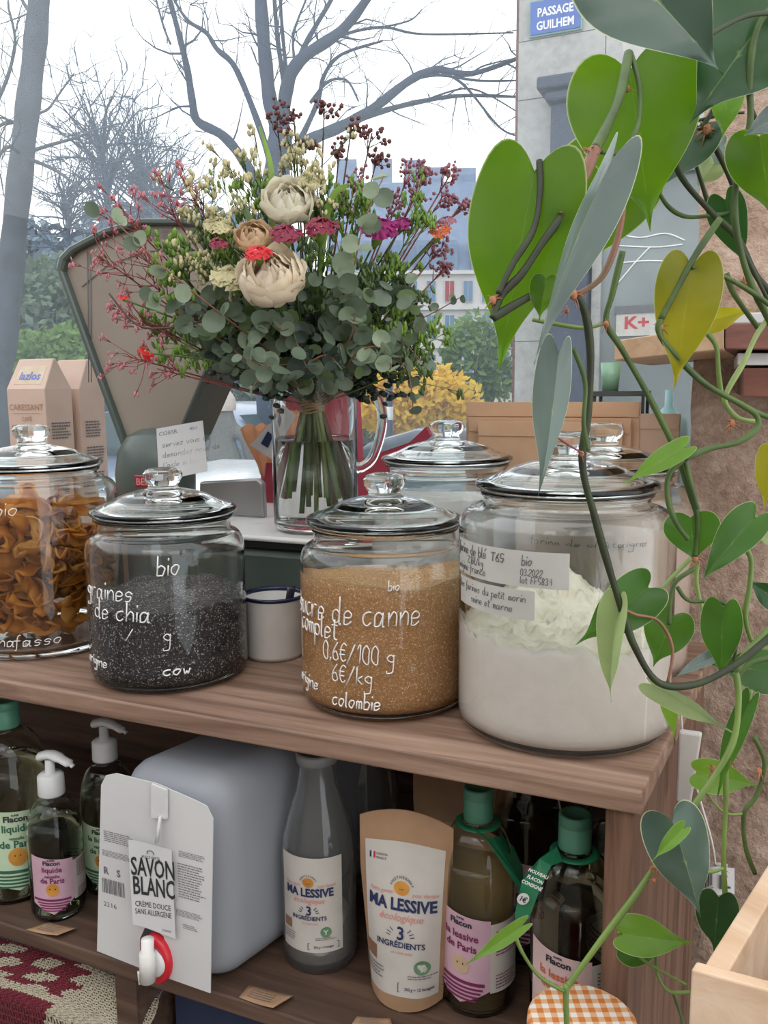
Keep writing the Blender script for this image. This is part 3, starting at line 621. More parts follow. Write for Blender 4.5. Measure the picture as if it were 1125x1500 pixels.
# ================================================================== GLASS JUG + WATER + BOUQUET
JC = at(462, 700, 1.17); JC.z = ZP + .0008; JR = .0575
jug = thing('glass_jug', 'clear glass water jug holding the bouquet on the platform', 'jug', JC)
HJ = .212
MB().lathe([(0, .002), (.050, .002), (.0555, .004), (JR, .012), (JR, HJ - .004), (JR + .0015, HJ - .001), (JR - .001, HJ), (JR - .0028, HJ - .003), (JR - .0028, .016), (JR - .006, .011), (.045, .010), (0, .010)], JC, 64).build('glass_body', 'jar_glass', jug)
MB().lathe([(0, .0102), (.045, .0102), (JR - .0062, .0113), (JR - .0031, .0165), (JR - .0031, .122), (JR - .006, .1212), (0, .121)], JC, 64).build('water', 'water', jug)
hp = cat([V((JC.x, JC.y, 0)) + V((a, 0, z)) for a, z in ((JR - .001, ZP + .178), (JR + .014, ZP + .192), (JR + .030, ZP + .175), (JR + .034, ZP + .14), (JR + .022, ZP + .10), (JR + .008, ZP + .086), (JR - .001, ZP + .084))], 8)
MB().tube(hp, [.008] * 4 + [.0072] * (len(hp) - 8) + [.008] * 4, 14).build('handle', 'lid_glass', jug)
bq = thing('flower_bouquet', 'large mixed bouquet of roses, eucalyptus and wildflowers in the jug', 'bouquet', JC)
NK = V((JC.x - .002, JC.y, ZP + .165))   # tying point
rn = random.Random(3)
smat = ['stem_lime', 'stem_red', 'stem_pale', 'stem_dark', 'stem_lime', 'stem_brown', 'stem_pale', 'stem_green']
for k in range(26):
    a = k * 2.399; r = .049 * ((k + 1) / 26) ** .38; bx, by = r * cos(a), r * sin(a) * .9; zb = ZP + .02 + rn.uniform(.004, .035)
    p0 = V((JC.x + bx, JC.y + by, zb)); pm = V((NK.x + cos(a) * .012 * (r / .046), NK.y + sin(a) * .012 * (r / .046), NK.z)); top = pm + V((-bx * .7, -by * .7, .07))
    q = MB(); q.tube(cat([p0, p0.lerp(pm, .5) + V((rn.uniform(-.003, .003), 0, 0)), pm, top], 5), rn.uniform(.0022, .0038), 8); q.build('stem', smat[k % 8], bq)
q = MB()
for j in range(6): q.tube([NK + V((.016 * cos(i * pi / 8), .016 * sin(i * pi / 8), -.006 + .003 * j + .0015 * sin(i + j))) for i in range(17)], .0016, 6)
q.build('raffia_tie', 'raffia', bq)
# --- eucalyptus
def disc(seed, m, asp=1.0):
    r = random.Random(seed); q = MB(); K = 14; vs = [V((0, 0, 0))]
    for ring, rr in ((1, .55), (2, 1.0)):
        for j in range(K):
            a = 2 * pi * j / K; x = cos(a) * rr; y = sin(a) * rr
            vs.append(V((x * asp + 1.0 * 0, y, .22 * rr * rr + .08 * sin(2 * a + seed))))
    fs = [(0, 1 + j, 1 + (j + 1) % K) for j in range(K)] + [(1 + j, 1 + K + j, 1 + K + (j + 1) % K, 1 + (j + 1) % K) for j in range(K)]
    q.add([v + V((.95, 0, 0)) for v in vs], fs); return q.mesh('leaf', m)
dl = {m: [disc(i, m, (1.0, 1.15, .9)[i]) for i in range(3)] for m in ('euca', 'euca_dark', 'euca_light')}
leafN = [0]
def sprig(pts, size, m, n, stemm='stem_brown', r0=.0016):
    """pts: (px, py, Y). Stem with opposed round leaves"""
    P = cat([at(*p) for p in pts], 8); q = MB(); q.tube(P, [r0 * (1 - .6 * i / len(P)) for i in range(len(P))], 6); st = q.build('eucalyptus_sprig', stemm, bq)
    for k in range(n):
        f = .18 + .82 * k / max(1, n - 1); i = min(len(P) - 2, int(f * (len(P) - 1))); p = P[i]; tdir = (P[i + 1] - P[i]).normalized()
        for sgn in ((1, -1) if k < n - 1 else (1,)):
            if leafN[0] >= 296: return
            ax = rn.uniform(0, 2 * pi); side = tdir.orthogonal(); side = Matrix.Rotation(ax if sgn > 0 else ax + pi, 3, tdir) @ side
            d = (side * .8 + tdir * rn.uniform(.2, .9)).normalized(); sz = size * (1.1 - .45 * f) * rn.uniform(.75, 1.15)
            nrm = (O - p).normalized() * rn.uniform(.3, 1) + V((rn.uniform(-1, 1), rn.uniform(-1, 1), rn.uniform(-1, 1))) * .6
            y = nrm.cross(d).normalized(); z = d.cross(y); R = Matrix((d, y, z)).transposed().to_4x4()
            mm = m if rn.random() < .75 else ('euca' if m != 'euca' else 'euca_light')
            inst('leaf', dl[mm][rn.randrange(3)], st, Matrix.Translation(p) @ R @ Matrix.Diagonal((sz, sz * .95, sz, 1))); leafN[0] += 1
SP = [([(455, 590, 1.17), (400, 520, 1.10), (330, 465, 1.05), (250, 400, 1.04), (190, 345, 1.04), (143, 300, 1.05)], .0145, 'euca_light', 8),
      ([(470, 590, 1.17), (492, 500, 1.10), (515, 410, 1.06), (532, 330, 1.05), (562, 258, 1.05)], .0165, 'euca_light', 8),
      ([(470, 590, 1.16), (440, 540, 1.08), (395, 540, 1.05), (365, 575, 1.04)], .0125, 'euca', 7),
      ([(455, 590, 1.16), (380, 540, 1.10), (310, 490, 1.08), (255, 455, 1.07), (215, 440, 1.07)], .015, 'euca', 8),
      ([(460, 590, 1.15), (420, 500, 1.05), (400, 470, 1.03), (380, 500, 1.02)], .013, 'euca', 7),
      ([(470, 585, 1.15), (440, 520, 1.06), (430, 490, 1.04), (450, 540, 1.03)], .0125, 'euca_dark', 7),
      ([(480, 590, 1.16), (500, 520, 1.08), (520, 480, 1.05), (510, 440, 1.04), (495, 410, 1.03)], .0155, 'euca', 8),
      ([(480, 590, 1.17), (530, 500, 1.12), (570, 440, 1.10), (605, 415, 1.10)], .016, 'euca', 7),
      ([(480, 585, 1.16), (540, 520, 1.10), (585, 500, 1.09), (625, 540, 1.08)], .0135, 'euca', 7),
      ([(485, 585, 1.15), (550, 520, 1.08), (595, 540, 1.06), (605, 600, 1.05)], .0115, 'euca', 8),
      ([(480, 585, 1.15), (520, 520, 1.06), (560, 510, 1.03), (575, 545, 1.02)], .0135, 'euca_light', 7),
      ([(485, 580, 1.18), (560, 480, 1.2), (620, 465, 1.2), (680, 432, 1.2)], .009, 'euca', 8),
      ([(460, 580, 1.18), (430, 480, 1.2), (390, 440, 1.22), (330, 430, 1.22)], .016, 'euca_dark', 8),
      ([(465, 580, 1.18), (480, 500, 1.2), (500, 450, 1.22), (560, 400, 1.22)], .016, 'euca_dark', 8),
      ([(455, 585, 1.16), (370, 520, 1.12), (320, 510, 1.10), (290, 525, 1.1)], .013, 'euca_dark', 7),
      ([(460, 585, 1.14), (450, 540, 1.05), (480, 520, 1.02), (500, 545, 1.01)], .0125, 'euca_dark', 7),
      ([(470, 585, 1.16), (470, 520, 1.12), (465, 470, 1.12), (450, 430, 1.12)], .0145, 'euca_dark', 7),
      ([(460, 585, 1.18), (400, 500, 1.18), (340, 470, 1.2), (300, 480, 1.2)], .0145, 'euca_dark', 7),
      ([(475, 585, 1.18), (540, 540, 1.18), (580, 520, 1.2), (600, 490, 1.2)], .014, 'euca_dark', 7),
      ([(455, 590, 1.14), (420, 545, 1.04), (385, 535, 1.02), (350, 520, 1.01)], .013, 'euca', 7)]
for a_ in SP: sprig(*a_)
def stemto(p, m='stem_green', r=.0013, bend=None):
    P = cat([NK, NK.lerp(p, .5) + V((0, 0, .02)) if bend is None else bend, p], 6); q = MB(); q.tube(P, r, 6); return q
# --- roses: nested cupped petals
def rose(px, py, Y, R, m, name='rose', layers=5, open_=.9):
    c_ = at(px, py, Y); st = stemto(c_ + V((0, .0, -.5 * R)), r=.002).build(name, 'stem_green', bq); rr = random.Random(int(px))
    ax = ((O - c_).normalized() * .9 + V((0, 0, .8)) + V((rr.uniform(-.2, .2), 0, 0))).normalized(); Q = ax.to_track_quat('Z', 'Y').to_matrix()
    q = MB(); q.blob(c_ + ax * R * .12, R * .34, 10, (1, 1, 1.3), ax); q.build('bud', m, st)
    for l in range(layers):
        f = (l + 1) / layers; npet = 4 + l; lean = [rr.uniform(-.16, .16) for _ in range(npet)]
        for k in range(npet):
            a0 = 2 * pi * k / npet + l * .8; q = MB(); wd = 1.25 / (npet ** .35)
            def fn(u, v, a0=a0, f=f, wd=wd, l=l, k=k):
                an = a0 + (v - .5) * 2.6 * wd; top_ = (.74 if f < .7 else .62 if f < .95 else .48) + lean[k]; rad = R * (.25 + .8 * f) * sin(pi * (.10 + top_ * u * (1 - .12 * (2 * v - 1) ** 2))) * (1 + .07 * sin(5 * v + l * 2) * u)
                zz = R * (1.35 - .15 * f) * u * (1 - .25 * (2 * v - 1) ** 2) - R * .6 + R * (.05 + .06 * u) * sin(9 * v + k * 2 + l)
                return c_ + Q @ V((rad * cos(an), rad * sin(an), zz))
            q.grid(fn, 6, 7); q.build('petal', m, st)
    return st
rose(400, 412, 1.01, .037, 'petal_cream', 'cream_rose', 6); rose(422, 302, 1.08, .031, 'petal_white', 'white_rose', 5); rose(372, 352, 1.05, .022, 'petal_beige', 'beige_rose', 5)
# --- frilly heads (dianthus, carnation)
def frill(px, py, Y, R, m, name, n=22, sq=.6, up=(0, 0, 1), calyx=True):
    c_ = at(px, py, Y); st = stemto(c_, r=.0012).build(name, 'stem_green', bq); rr = random.Random(int(px * 3 + py)); q = MB(); ax = (V(up) + (O - c_).normalized() * .7).normalized(); Q = ax.to_track_quat('Z', 'Y').to_matrix()
    for k in range(n):
        a = k * 2.4; r = R * sqrt((k + .5) / n) * .75; cc = V((r * cos(a), r * sin(a), R * sq * (1 - (r / R) ** 2)))
        s = R * rr.uniform(.28, .42); tilt = Matrix.Rotation(a, 3, 'Z') @ Matrix.Rotation(rr.uniform(.2, 1.2), 3, 'Y')
        def fn(u, v): return c_ + Q @ (cc + tilt @ V(((u - .2) * s, (v - .5) * s * (1.2 + u), s * .22 * sin(v * 11 + k) * u)))
        q.grid(fn, 2, 6)
    q.build('petals', m, st)
    if calyx:
        q = MB(); d_ = (NK - c_).normalized(); q.tube([c_ - d_ * R * .1, c_ + d_ * R * .5, c_ + d_ * R * .9], [R * .3, R * .25, R * .08], 8); q.build('calyx', 'fresh_green', st)
frill(470, 338, 1.03, .021, 'petal_wine', 'wine_dianthus'); frill(418, 348, 1.02, .02, 'petal_wine', 'wine_dianthus'); frill(556, 340, 1.08, .024, 'petal_magenta', 'magenta_statice', 40); frill(590, 330, 1.1, .014, 'petal_magenta', 'magenta_statice', 24)
frill(378, 375, .99, .016, 'petal_red', 'red_carnation'); frill(320, 360, 1.02, .012, 'petal_wine', 'wine_bud'); frill(213, 517, 1.03, .012, 'petal_red', 'red_carnation', 14, up=(-.5, 0, -.6)); frill(180, 438, 1.04, .007, 'petal_red', 'red_bud', 10)
frill(645, 343, 1.1, .016, 'petal_rust', 'rust_flower', 18); frill(655, 328, 1.12, .014, 'petal_mauve', 'mauve_statice', 18)
frill(338, 412, 1.04, .024, 'bud_cream', 'pale_green_hydrangea', 60); frill(320, 335, 1.06, .018, 'bud_cream', 'cream_cluster', 40); frill(455, 270, 1.1, .02, 'bud_cream', 'cream_cluster', 40)
# --- airy sprays: forked twigs with small heads
def spray(px, py, Y, R, m, name, n=26, hs=.0028, stm='stem_green', seed=0, base=None, hk=5, ell=1.0, start=None, bf=.72):
    c_ = at(px, py, Y); rr = random.Random(seed + int(px)); q = MB(); h = MB(); b = at(*base) if base else NK.lerp(c_, bf); q0 = cat([NK if start is None else at(*start), NK.lerp(b, .6) if start is None else at(*start).lerp(b, .5), b], 5); q.tube(q0, .0011, 5)
    main = (c_ - b)
    for k in range(n):
        f = rr.uniform(.15, .8); p = b + main * f; e = c_ + V((rr.gauss(0, .42), rr.gauss(0, .35), rr.gauss(0, .42))) * R
        mid = p.lerp(e, .5) + V((rr.uniform(-1, 1), rr.uniform(-1, 1), rr.uniform(-1, 1))) * R * .12
        q.tube([p, mid, e], [.0006, .0005, .0004], 4)
        for j in range(hk):
            hp_ = e + V((rr.gauss(0, 1), rr.gauss(0, 1), rr.gauss(0, 1))) * hs * 1.6; q.tube([mid.lerp(e, .6), hp_], .00035, 3)
            h.blob(hp_, hs * rr.uniform(.7, 1.2), 5, (1, 1, ell), V((rr.uniform(-.5, .5), rr.uniform(-.5, .5), 1)))
    q.tube([b, c_], .0009, 5); st = q.build(name, stm, bq); hh = h.build('florets', m, st); hh['kind'] = 'stuff'; return st
S_ = [(375, 255, 1.12, .06, 'bud_cream', 'waxflower_sprig', 26, .0024), (430, 230, 1.12, .05, 'bud_cream', 'waxflower_sprig', 20, .0024), (465, 275, 1.1, .055, 'bud_cream', 'waxflower_sprig', 34, .0023), (340, 320, 1.1, .06, 'bud_cream', 'waxflower_sprig', 38, .0022),
      (285, 300, 1.12, .055, 'bud_cream', 'waxflower_sprig', 24, .0025), (300, 380, 1.07, .05, 'bud_cream', 'waxflower_sprig', 38, .0022), (250, 390, 1.08, .05, 'fresh_green', 'green_filler', 22, .0034)]
for i, a_ in enumerate(S_): spray(*a_[:6], int(a_[6] * .8), a_[7], seed=i, ell=1.9)
for i, (x, y, r) in enumerate(((180, 350, .05), (165, 300, .045), (235, 290, .04), (200, 400, .045), (180, 520, .045), (215, 470, .04), (230, 540, .04), (175, 455, .03), (270, 265, .03), (145, 375, .04))):
    spray(x, y, 1.08 + .01 * (i % 3), r, 'petal_pink', 'pink_gypsophila', 12, .0014, 'stem_red', 20 + i, hk=4, ell=2.6, bf=.8)
for i, (x, y, r) in enumerate(((405, 175, .02), (430, 165, .025), (475, 160, .015), (515, 185, .018), (545, 195, .015), (553, 230, .012), (498, 215, .015), (440, 205, .02))):
    spray(x, y, 1.14, r, 'petal_brown', 'dried_brown_statice', 5, .0028, 'twig', 40 + i, hk=5, bf=.9)
for i, (x, y, r) in enumerate(((600, 255, .022), (625, 250, .02), (660, 255, .022), (610, 285, .02), (650, 285, .02), (675, 300, .012), (640, 370, .015), (650, 395, .014), (520, 265, .02), (500, 300, .02), (575, 300, .015), (590, 495, .014))):
    spray(x, y, 1.13, r, 'petal_mauve', 'mauve_statice', 7, .0024, 'stem_red', 60 + i, hk=6, bf=.9)
for i, (x, y, r) in enumerate(((590, 420, .05), (605, 470, .055), (560, 470, .05), (600, 540, .05), (610, 515, .04), (575, 385, .045), (430, 440, .05), (265, 500, .045), (225, 480, .04), (350, 465, .05), (500, 360, .045), (620, 310, .035), (300, 340, .04), (360, 300, .04), (530, 300, .035), (455, 385, .04), (340, 370, .04), (480, 290, .035), (540, 415, .04))):
    spray(x, y, 1.12 - .01 * (i % 4), r, 'fresh_green' if i % 3 else 'filler_green', 'green_filler', 16, .0022, 'stem_lime', 90 + i, hk=5, ell=2.6, bf=.78)
for i, (x, y, r) in enumerate(((400, 500, .07), (500, 500, .07), (450, 470, .07), (540, 530, .05), (360, 510, .05))):
    spray(x, y, 1.16, r, 'euca_dark', 'dark_foliage', 60, .006, 'stem_dark', 130 + i, hk=5, ell=.6)
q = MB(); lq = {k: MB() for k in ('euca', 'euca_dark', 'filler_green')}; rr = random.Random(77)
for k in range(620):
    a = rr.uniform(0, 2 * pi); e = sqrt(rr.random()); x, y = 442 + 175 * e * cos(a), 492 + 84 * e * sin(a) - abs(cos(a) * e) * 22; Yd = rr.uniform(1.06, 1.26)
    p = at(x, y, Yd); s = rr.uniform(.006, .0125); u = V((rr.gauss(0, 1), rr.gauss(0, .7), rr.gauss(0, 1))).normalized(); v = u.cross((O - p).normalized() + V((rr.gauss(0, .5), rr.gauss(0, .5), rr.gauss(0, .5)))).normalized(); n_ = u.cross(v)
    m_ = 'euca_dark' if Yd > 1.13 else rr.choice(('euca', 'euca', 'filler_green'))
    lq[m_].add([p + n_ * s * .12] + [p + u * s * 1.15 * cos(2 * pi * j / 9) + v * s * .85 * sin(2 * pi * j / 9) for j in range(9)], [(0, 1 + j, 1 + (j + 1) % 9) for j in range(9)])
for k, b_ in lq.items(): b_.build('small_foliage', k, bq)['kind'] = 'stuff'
def blade(pts, wd, m, name='grass_blade', par=None):
    P = cat([at(*p) for p in pts], 6); N = len(P); q = MB()
    vs = []
    for i, p in enumerate(P):
        t = (P[min(i + 1, N - 1)] - P[max(0, i - 1)]).normalized(); s = t.cross((O - p).normalized()).normalized(); w_ = wd * sin(pi * (.08 + .9 * i / N)) ** .7
        vs += [p - s * w_, p + (O - p).normalized() * w_ * .25, p + s * w_]
    q.add(vs, [(3 * i + j, 3 * i + j + 1, 3 * i + 4 + j, 3 * i + 3 + j) for i in range(N - 1) for j in range(2)]); return q.build(name, m, par or bq)
blade([(450, 500, 1.15), (395, 310, 1.1), (398, 250, 1.09), (380, 185, 1.1)], .0035, 'fresh_green'); blade([(460, 500, 1.15), (480, 310, 1.08), (510, 270, 1.07)], .004, 'fresh_green')
blade([(420, 460, 1.1), (370, 330, 1.06), (345, 285, 1.06)], .004, 'filler_green')
q = MB(); q.tube(cat([at(160, 430, 1.05), at(200, 475, 1.05), at(245, 480, 1.06), at(300, 470, 1.08)], 6), .0013, 5); q.build('twig', 'twig', bq)
# ================================================================== LOWER SHELF
ZL = -.308
def refill(label, px, base_y, Y, R, Hh, labm, inkm, text, cap='screw', a_off=0.0, grp='plastic refill bottles on the lower shelf', lab=True, tagside=0, full=.8):
    p = at(px, base_y, Y); c = V((p.x, p.y, ZL + .0005)); t = thing('detergent_bottle' if cap == 'screw' else 'pump_bottle', label, 'bottle', c, grp)
    k = R / .041; hs = Hh * .56; hn = Hh * .84
    prof = [(0, .003), (R * .7, .002), (R * .93, .0), (R, .008)] + [(R, hs)] + [(R * (.42 + .58 * cos(pi / 2 * i / 7)) , hs + (hn - hs) * sin(pi / 2 * i / 7)) for i in range(1, 7)] + [(R * .38, hn), (R * .36, hn + .012)]
    inn = [(r - .0012, max(z, .004)) for r, z in prof[::-1] if r > .002]
    MB().lathe(prof + inn + [(0, .0045)], c, 40).build('bottle_body', 'bottle_plastic' if cap == 'screw' else 'pump_plastic', t)
    ins = [(r - .0022, min(max(z, .0055), Hh * full * .9)) for r, z in prof if z < Hh * full * .9]
    MB().lathe([(0, .0055)] + ins[1:] + [(0, ins[-1][1] + .0)], c, 32).build('liquid', 'soap', t)
    if cap == 'screw':
        rc = .0155 * k; MB().lathe([(0, Hh - .034), (rc, Hh - .034), (rc * 1.02, Hh - .033), (rc * 1.02, Hh - .012), (rc * .99, Hh - .0115), (rc * .99, Hh - .0105), (rc * 1.02, Hh - .01), (rc * 1.02, Hh - .002), (rc * .96, Hh), (rc * .8, Hh), (rc * .75, Hh - .002), (0, Hh - .002)], c, 40).build('cap', 'cap_green', t)
        q = MB()
    else:
        z0 = hn + .006; MB().lathe([(R * .2, z0), (.0155, z0), (.016, z0 + .002), (.0155, z0 + .024), (.012, z0 + .027), (.006, z0 + .028), (.0055, z0 + .044), (0, z0 + .044)], c, 32).build('pump_collar', 'white_plastic', t)
        hdir = V((cos(TH + .1), sin(TH + .1), 0)); q = MB(); b = c + V((0, 0, z0 + .046)); q.tube(cat([b - hdir * .013, b + hdir * .004 + V((0, 0, .004)), b + hdir * .026 + V((0, 0, -.003)), b + hdir * .034 + V((0, 0, -.007))], 5), [.009] * 4 + [.0085] * 4 + [.007] * 4 + [.0035] * 4, 10, flat=.6)
        q.build('pump_head', 'white_plastic', t)
    if lab:
        mp = cylmap(c, R + .0003, toward(c) + a_off); z0, z1 = Hh * .09, Hh * .50; w_ = R * .98
        f0 = lambda u: z0 + .01 * min(1, abs((u + w_ * .25) / w_) * 1.2) ; f1 = lambda u: z1 - .012 * (u + w_) / (2 * w_)
        q = MB(); patch(q, mp, -w_ * 1.25, w_ * .35, lambda u: z0 - .004 + abs(u + w_ * .45) / w_ * .018, f1, .0003, 12); q.build('front_label', labm, t)
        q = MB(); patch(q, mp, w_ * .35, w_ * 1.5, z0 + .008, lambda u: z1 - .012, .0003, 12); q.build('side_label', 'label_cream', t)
        q = MB(); m3 = lambda u, v, off=0: mp(u - .0, v - .1 * (u + w_), off + .0006); cx_ = -w_ * .45
        H_ = z1 - z0
        print_text(q, 'SUPER', m3, cx_, z0 + H_ * .94, .0022, .05, 1, 'c'); print_text(q, 'Flacon', m3, cx_, z0 + H_ * .87, .0065 * k, .05, 1.05, 'c'); q.build('logo_print', 'ink_black', t)
        q = MB()
        for i, s_ in enumerate(text): print_text(q, s_, m3, cx_, z0 + H_ * (.72 - .125 * i if len(text) == 2 else .74 - .1 * i), .0082 * k if not (len(text) == 3 and i == 1) else .004, .035, .95, 'c')
        patch(q, m3, -w_ * 1.2, w_ * .2, z0 + H_ * .21, z0 + H_ * .25, .0002, 8); q.build('title_print', inkm, t)
        q = MB()
        for j in range(4): patch(q, m3, -w_ * 1.05 + .002 * j, w_ * (.15 - .06 * j), z0 + H_ * (.16 - .045 * j), z0 + H_ * (.185 - .045 * j), .0002, 6)
        lines_block(q, lambda u, v, off=0: mp(u, v, off + .0003), w_ * .5, w_ * 1.35, z0 + H_ * .5, z0 + H_ * .8, 8); lines_block(q, lambda u, v, off=0: mp(u, v, off + .0003), w_ * .5, w_ * 1.35, z0 + H_ * .12, z0 + H_ * .3, 5)
        q.build('small_print', 'ink_green' if inkm != 'ink_plum' else 'ink_plum', t)
        q = MB(); mm = lambda u, v, off=0: m3(u, v, off)
        q.add([m3(cx_, z0 + H_ * .42, .0003)] + [m3(cx_ + .0095 * k * cos(a), z0 + H_ * .42 + .0105 * k * sin(a), .0003) for a in [2 * pi * j / 16 for j in range(16)]], [(0, 1 + j, 1 + (j + 1) % 16) for j in range(16)], False); q.build('label_picture', 'petal_beige' if 'lessive' in text[0] else 'mango_light', t)
        q = MB(); 
        for ex in (-.003, .003): q.add([m3(cx_ + ex + .0008 * cos(a), z0 + H_ * .44 + .001 * sin(a), .0006) for a in [2 * pi * j / 8 for j in range(8)]], [tuple(range(8))], False)
        q.build('picture_dots', 'ink_black', t)
    return t, c
B_g, cg = refill('detergent bottle with pink label on the right, beside the kraft pouch', 699, 1400, .835, .0395, .232, 'label_pink', 'ink_plum', ('la lessive', 'de Paris'))
B_i, ci = refill('detergent bottle with rose label and coral lettering, nearest the post', 838, 1400, .770, .0405, .236, 'label_rose', 'ink_coral', ('la lessive', 'de Paris'), a_off=.12)
B_h, ch_ = refill('green-capped detergent bottle behind the two pink labelled ones', 771, 1300, .915, .0395, .255, 'label_rose', 'ink_plum', ('la lessive', 'de Paris'))
B_j, cj = refill('green-capped detergent bottle tucked behind the wooden post', 901, 1300, .86, .0395, .240, 'label_rose', 'ink_coral', ('la lessive', 'de Paris'))
B_l, cl = refill('large bottle with pale green label at the left frame edge', 22, 1250, 1.045, .047, .252, 'label_green', 'ink_green', ('liquide', 'vaisselle', 'de Paris'), a_off=0.5)
B_p, cp_ = refill('pump bottle with pink label in front, lower shelf left', 85, 1300, .995, .0325, .172, 'label_pink', 'ink_plum', ('liquide', 'vaisselle', 'de Paris'), 'pump', 0.25)
B_q, cq = refill('pump bottle with pale green label half hidden behind white card', 165, 1300, 1.05, .0345, .195, 'label_green', 'ink_green', ('le liquide', 'vaisselle', 'de Paris'), 'pump', 0.1)
# green neck tags
def neck_tag(c, hz, pts, label, txt=None, m='tag_green'):
    t = thing('neck_tag', label, 'tag', c + V((0, 0, hz))); q = MB()
    q.lathe([(.0165, hz), (.0235, hz - .0015), (.0235, hz - .0008), (.0165, hz + .0007), (.0165, hz)], c, 32, 1, 1); q.build('ring', m, t)
    P = [at(*p) for p in pts]; k_ = FW * .0006; q = MB(); q.prism(P, [p + k_ for p in P]); q.build('flap', m, t)
    if txt:
        ux = (P[1] - P[0]).normalized(); 
        o_, ax_, up_ = txt; o_ = at(*o_); ux = (at(*ax_) - o_).normalized(); vy = (at(*up_) - o_); vy = (vy - ux * vy.dot(ux)).normalized()
        mp = planemap(o_, ux, vy); q = MB()
        for i, s_ in enumerate(('NOUVEAU', 'FLACON', 'CONSIGNÉ')): print_text(q, s_, mp, 0, -.0062 * i, .0034, .03, .85, 'c', .0012)
        q.build('tag_lettering', 'ink_white', t)
        q = MB(); q.add([mp(  .0055 * cos(2 * pi * j / 18) - .001, -.026 + .0058 * sin(2 * pi * j / 18), .0012) for j in range(18)], [tuple(range(18))], False); q.build('white_disc', 'paper_white', t)
        q = MB(); print_text(q, '1€', mp, -.001, -.0285, .005, .04, .9, 'c', .0016); q.build('disc_lettering', 'ink_black', t)
neck_tag(ci, .198, [(816, 1240, .752), (824, 1262, .742), (808, 1268, .735), (796, 1290, .725), (775, 1345, .722), (757, 1358, .722), (754, 1340, .724), (765, 1290, .728), (790, 1258, .738)], 'green deposit tag with white disc on the coral lettered bottle', ((787, 1281, .7215), (800, 1287, .7215), (793, 1262, .7215)))
neck_tag(cg, .195, [(680, 1203, .80), (716, 1228, .79), (722, 1226, .795), (768, 1300, .80), (766, 1312, .80), (714, 1232, .785)], 'thin cream-edged tag looped on the pink labelled bottle neck')
q = MB(); P = [at(*p) for p in ((717, 1230, .80), (735, 1224, .82), (752, 1240, .83), (766, 1270, .83), (767, 1308, .805))]; q.prism(P, [p + FW * .0006 for p in P]); fl = q.build('neck_tag', 'tag_green'); tag(fl, 'dark green folded tag between the two pink labelled bottles', 'tag')
# milk bottles
def milk(px, Y, label, lab=True, R=.0415, Hh=.243, z0=ZL):
    p = at(px, 1300, Y); c = V((p.x, p.y, z0 + .0005)); t = thing('glass_bottle', label, 'bottle', c, 'glass bottles on the lower shelf')
    pr = [(0, .004), (R * .8, .001), (R * .95, .001), (R, .01), (R, Hh * .52), (R * .94, Hh * .6), (R * .75, Hh * .72), (R * .52, Hh * .85), (R * .47, Hh * .93), (R * .5, Hh * .97), (R * .5, Hh * .985), (R * .44, Hh * .985), (R * .42, Hh * .93), (R * .46, Hh * .85), (R * .69, Hh * .72), (R * .88, Hh * .6), (R * .94, Hh * .52), (R * .94, .014), (R * .8, .009), (0, .009)]
    MB().lathe(pr, c, 48).build('glass_body', 'dusty_glass' if lab else 'jar_glass', t)
    MB().lathe([(0, Hh - .012), (R * .55, Hh - .012), (R * .56, Hh - .003), (R * .52, Hh), (R * .45, Hh - .002), (0, Hh - .002)], c, 32).build('lid', 'cap_grey', t)
    return t, c, R
mat('cap_grey', (.3, .31, .31), .4)
t, c, R = milk(468, .905, 'glass bottle of laundry powder with cream label, grey lid')
MB().lathe([(0, .0095), (R * .8, .0095), (R * .93, .0145), (R * .93, .045), (0, .047)], c, 40).build('powder', 'white_powder', t)
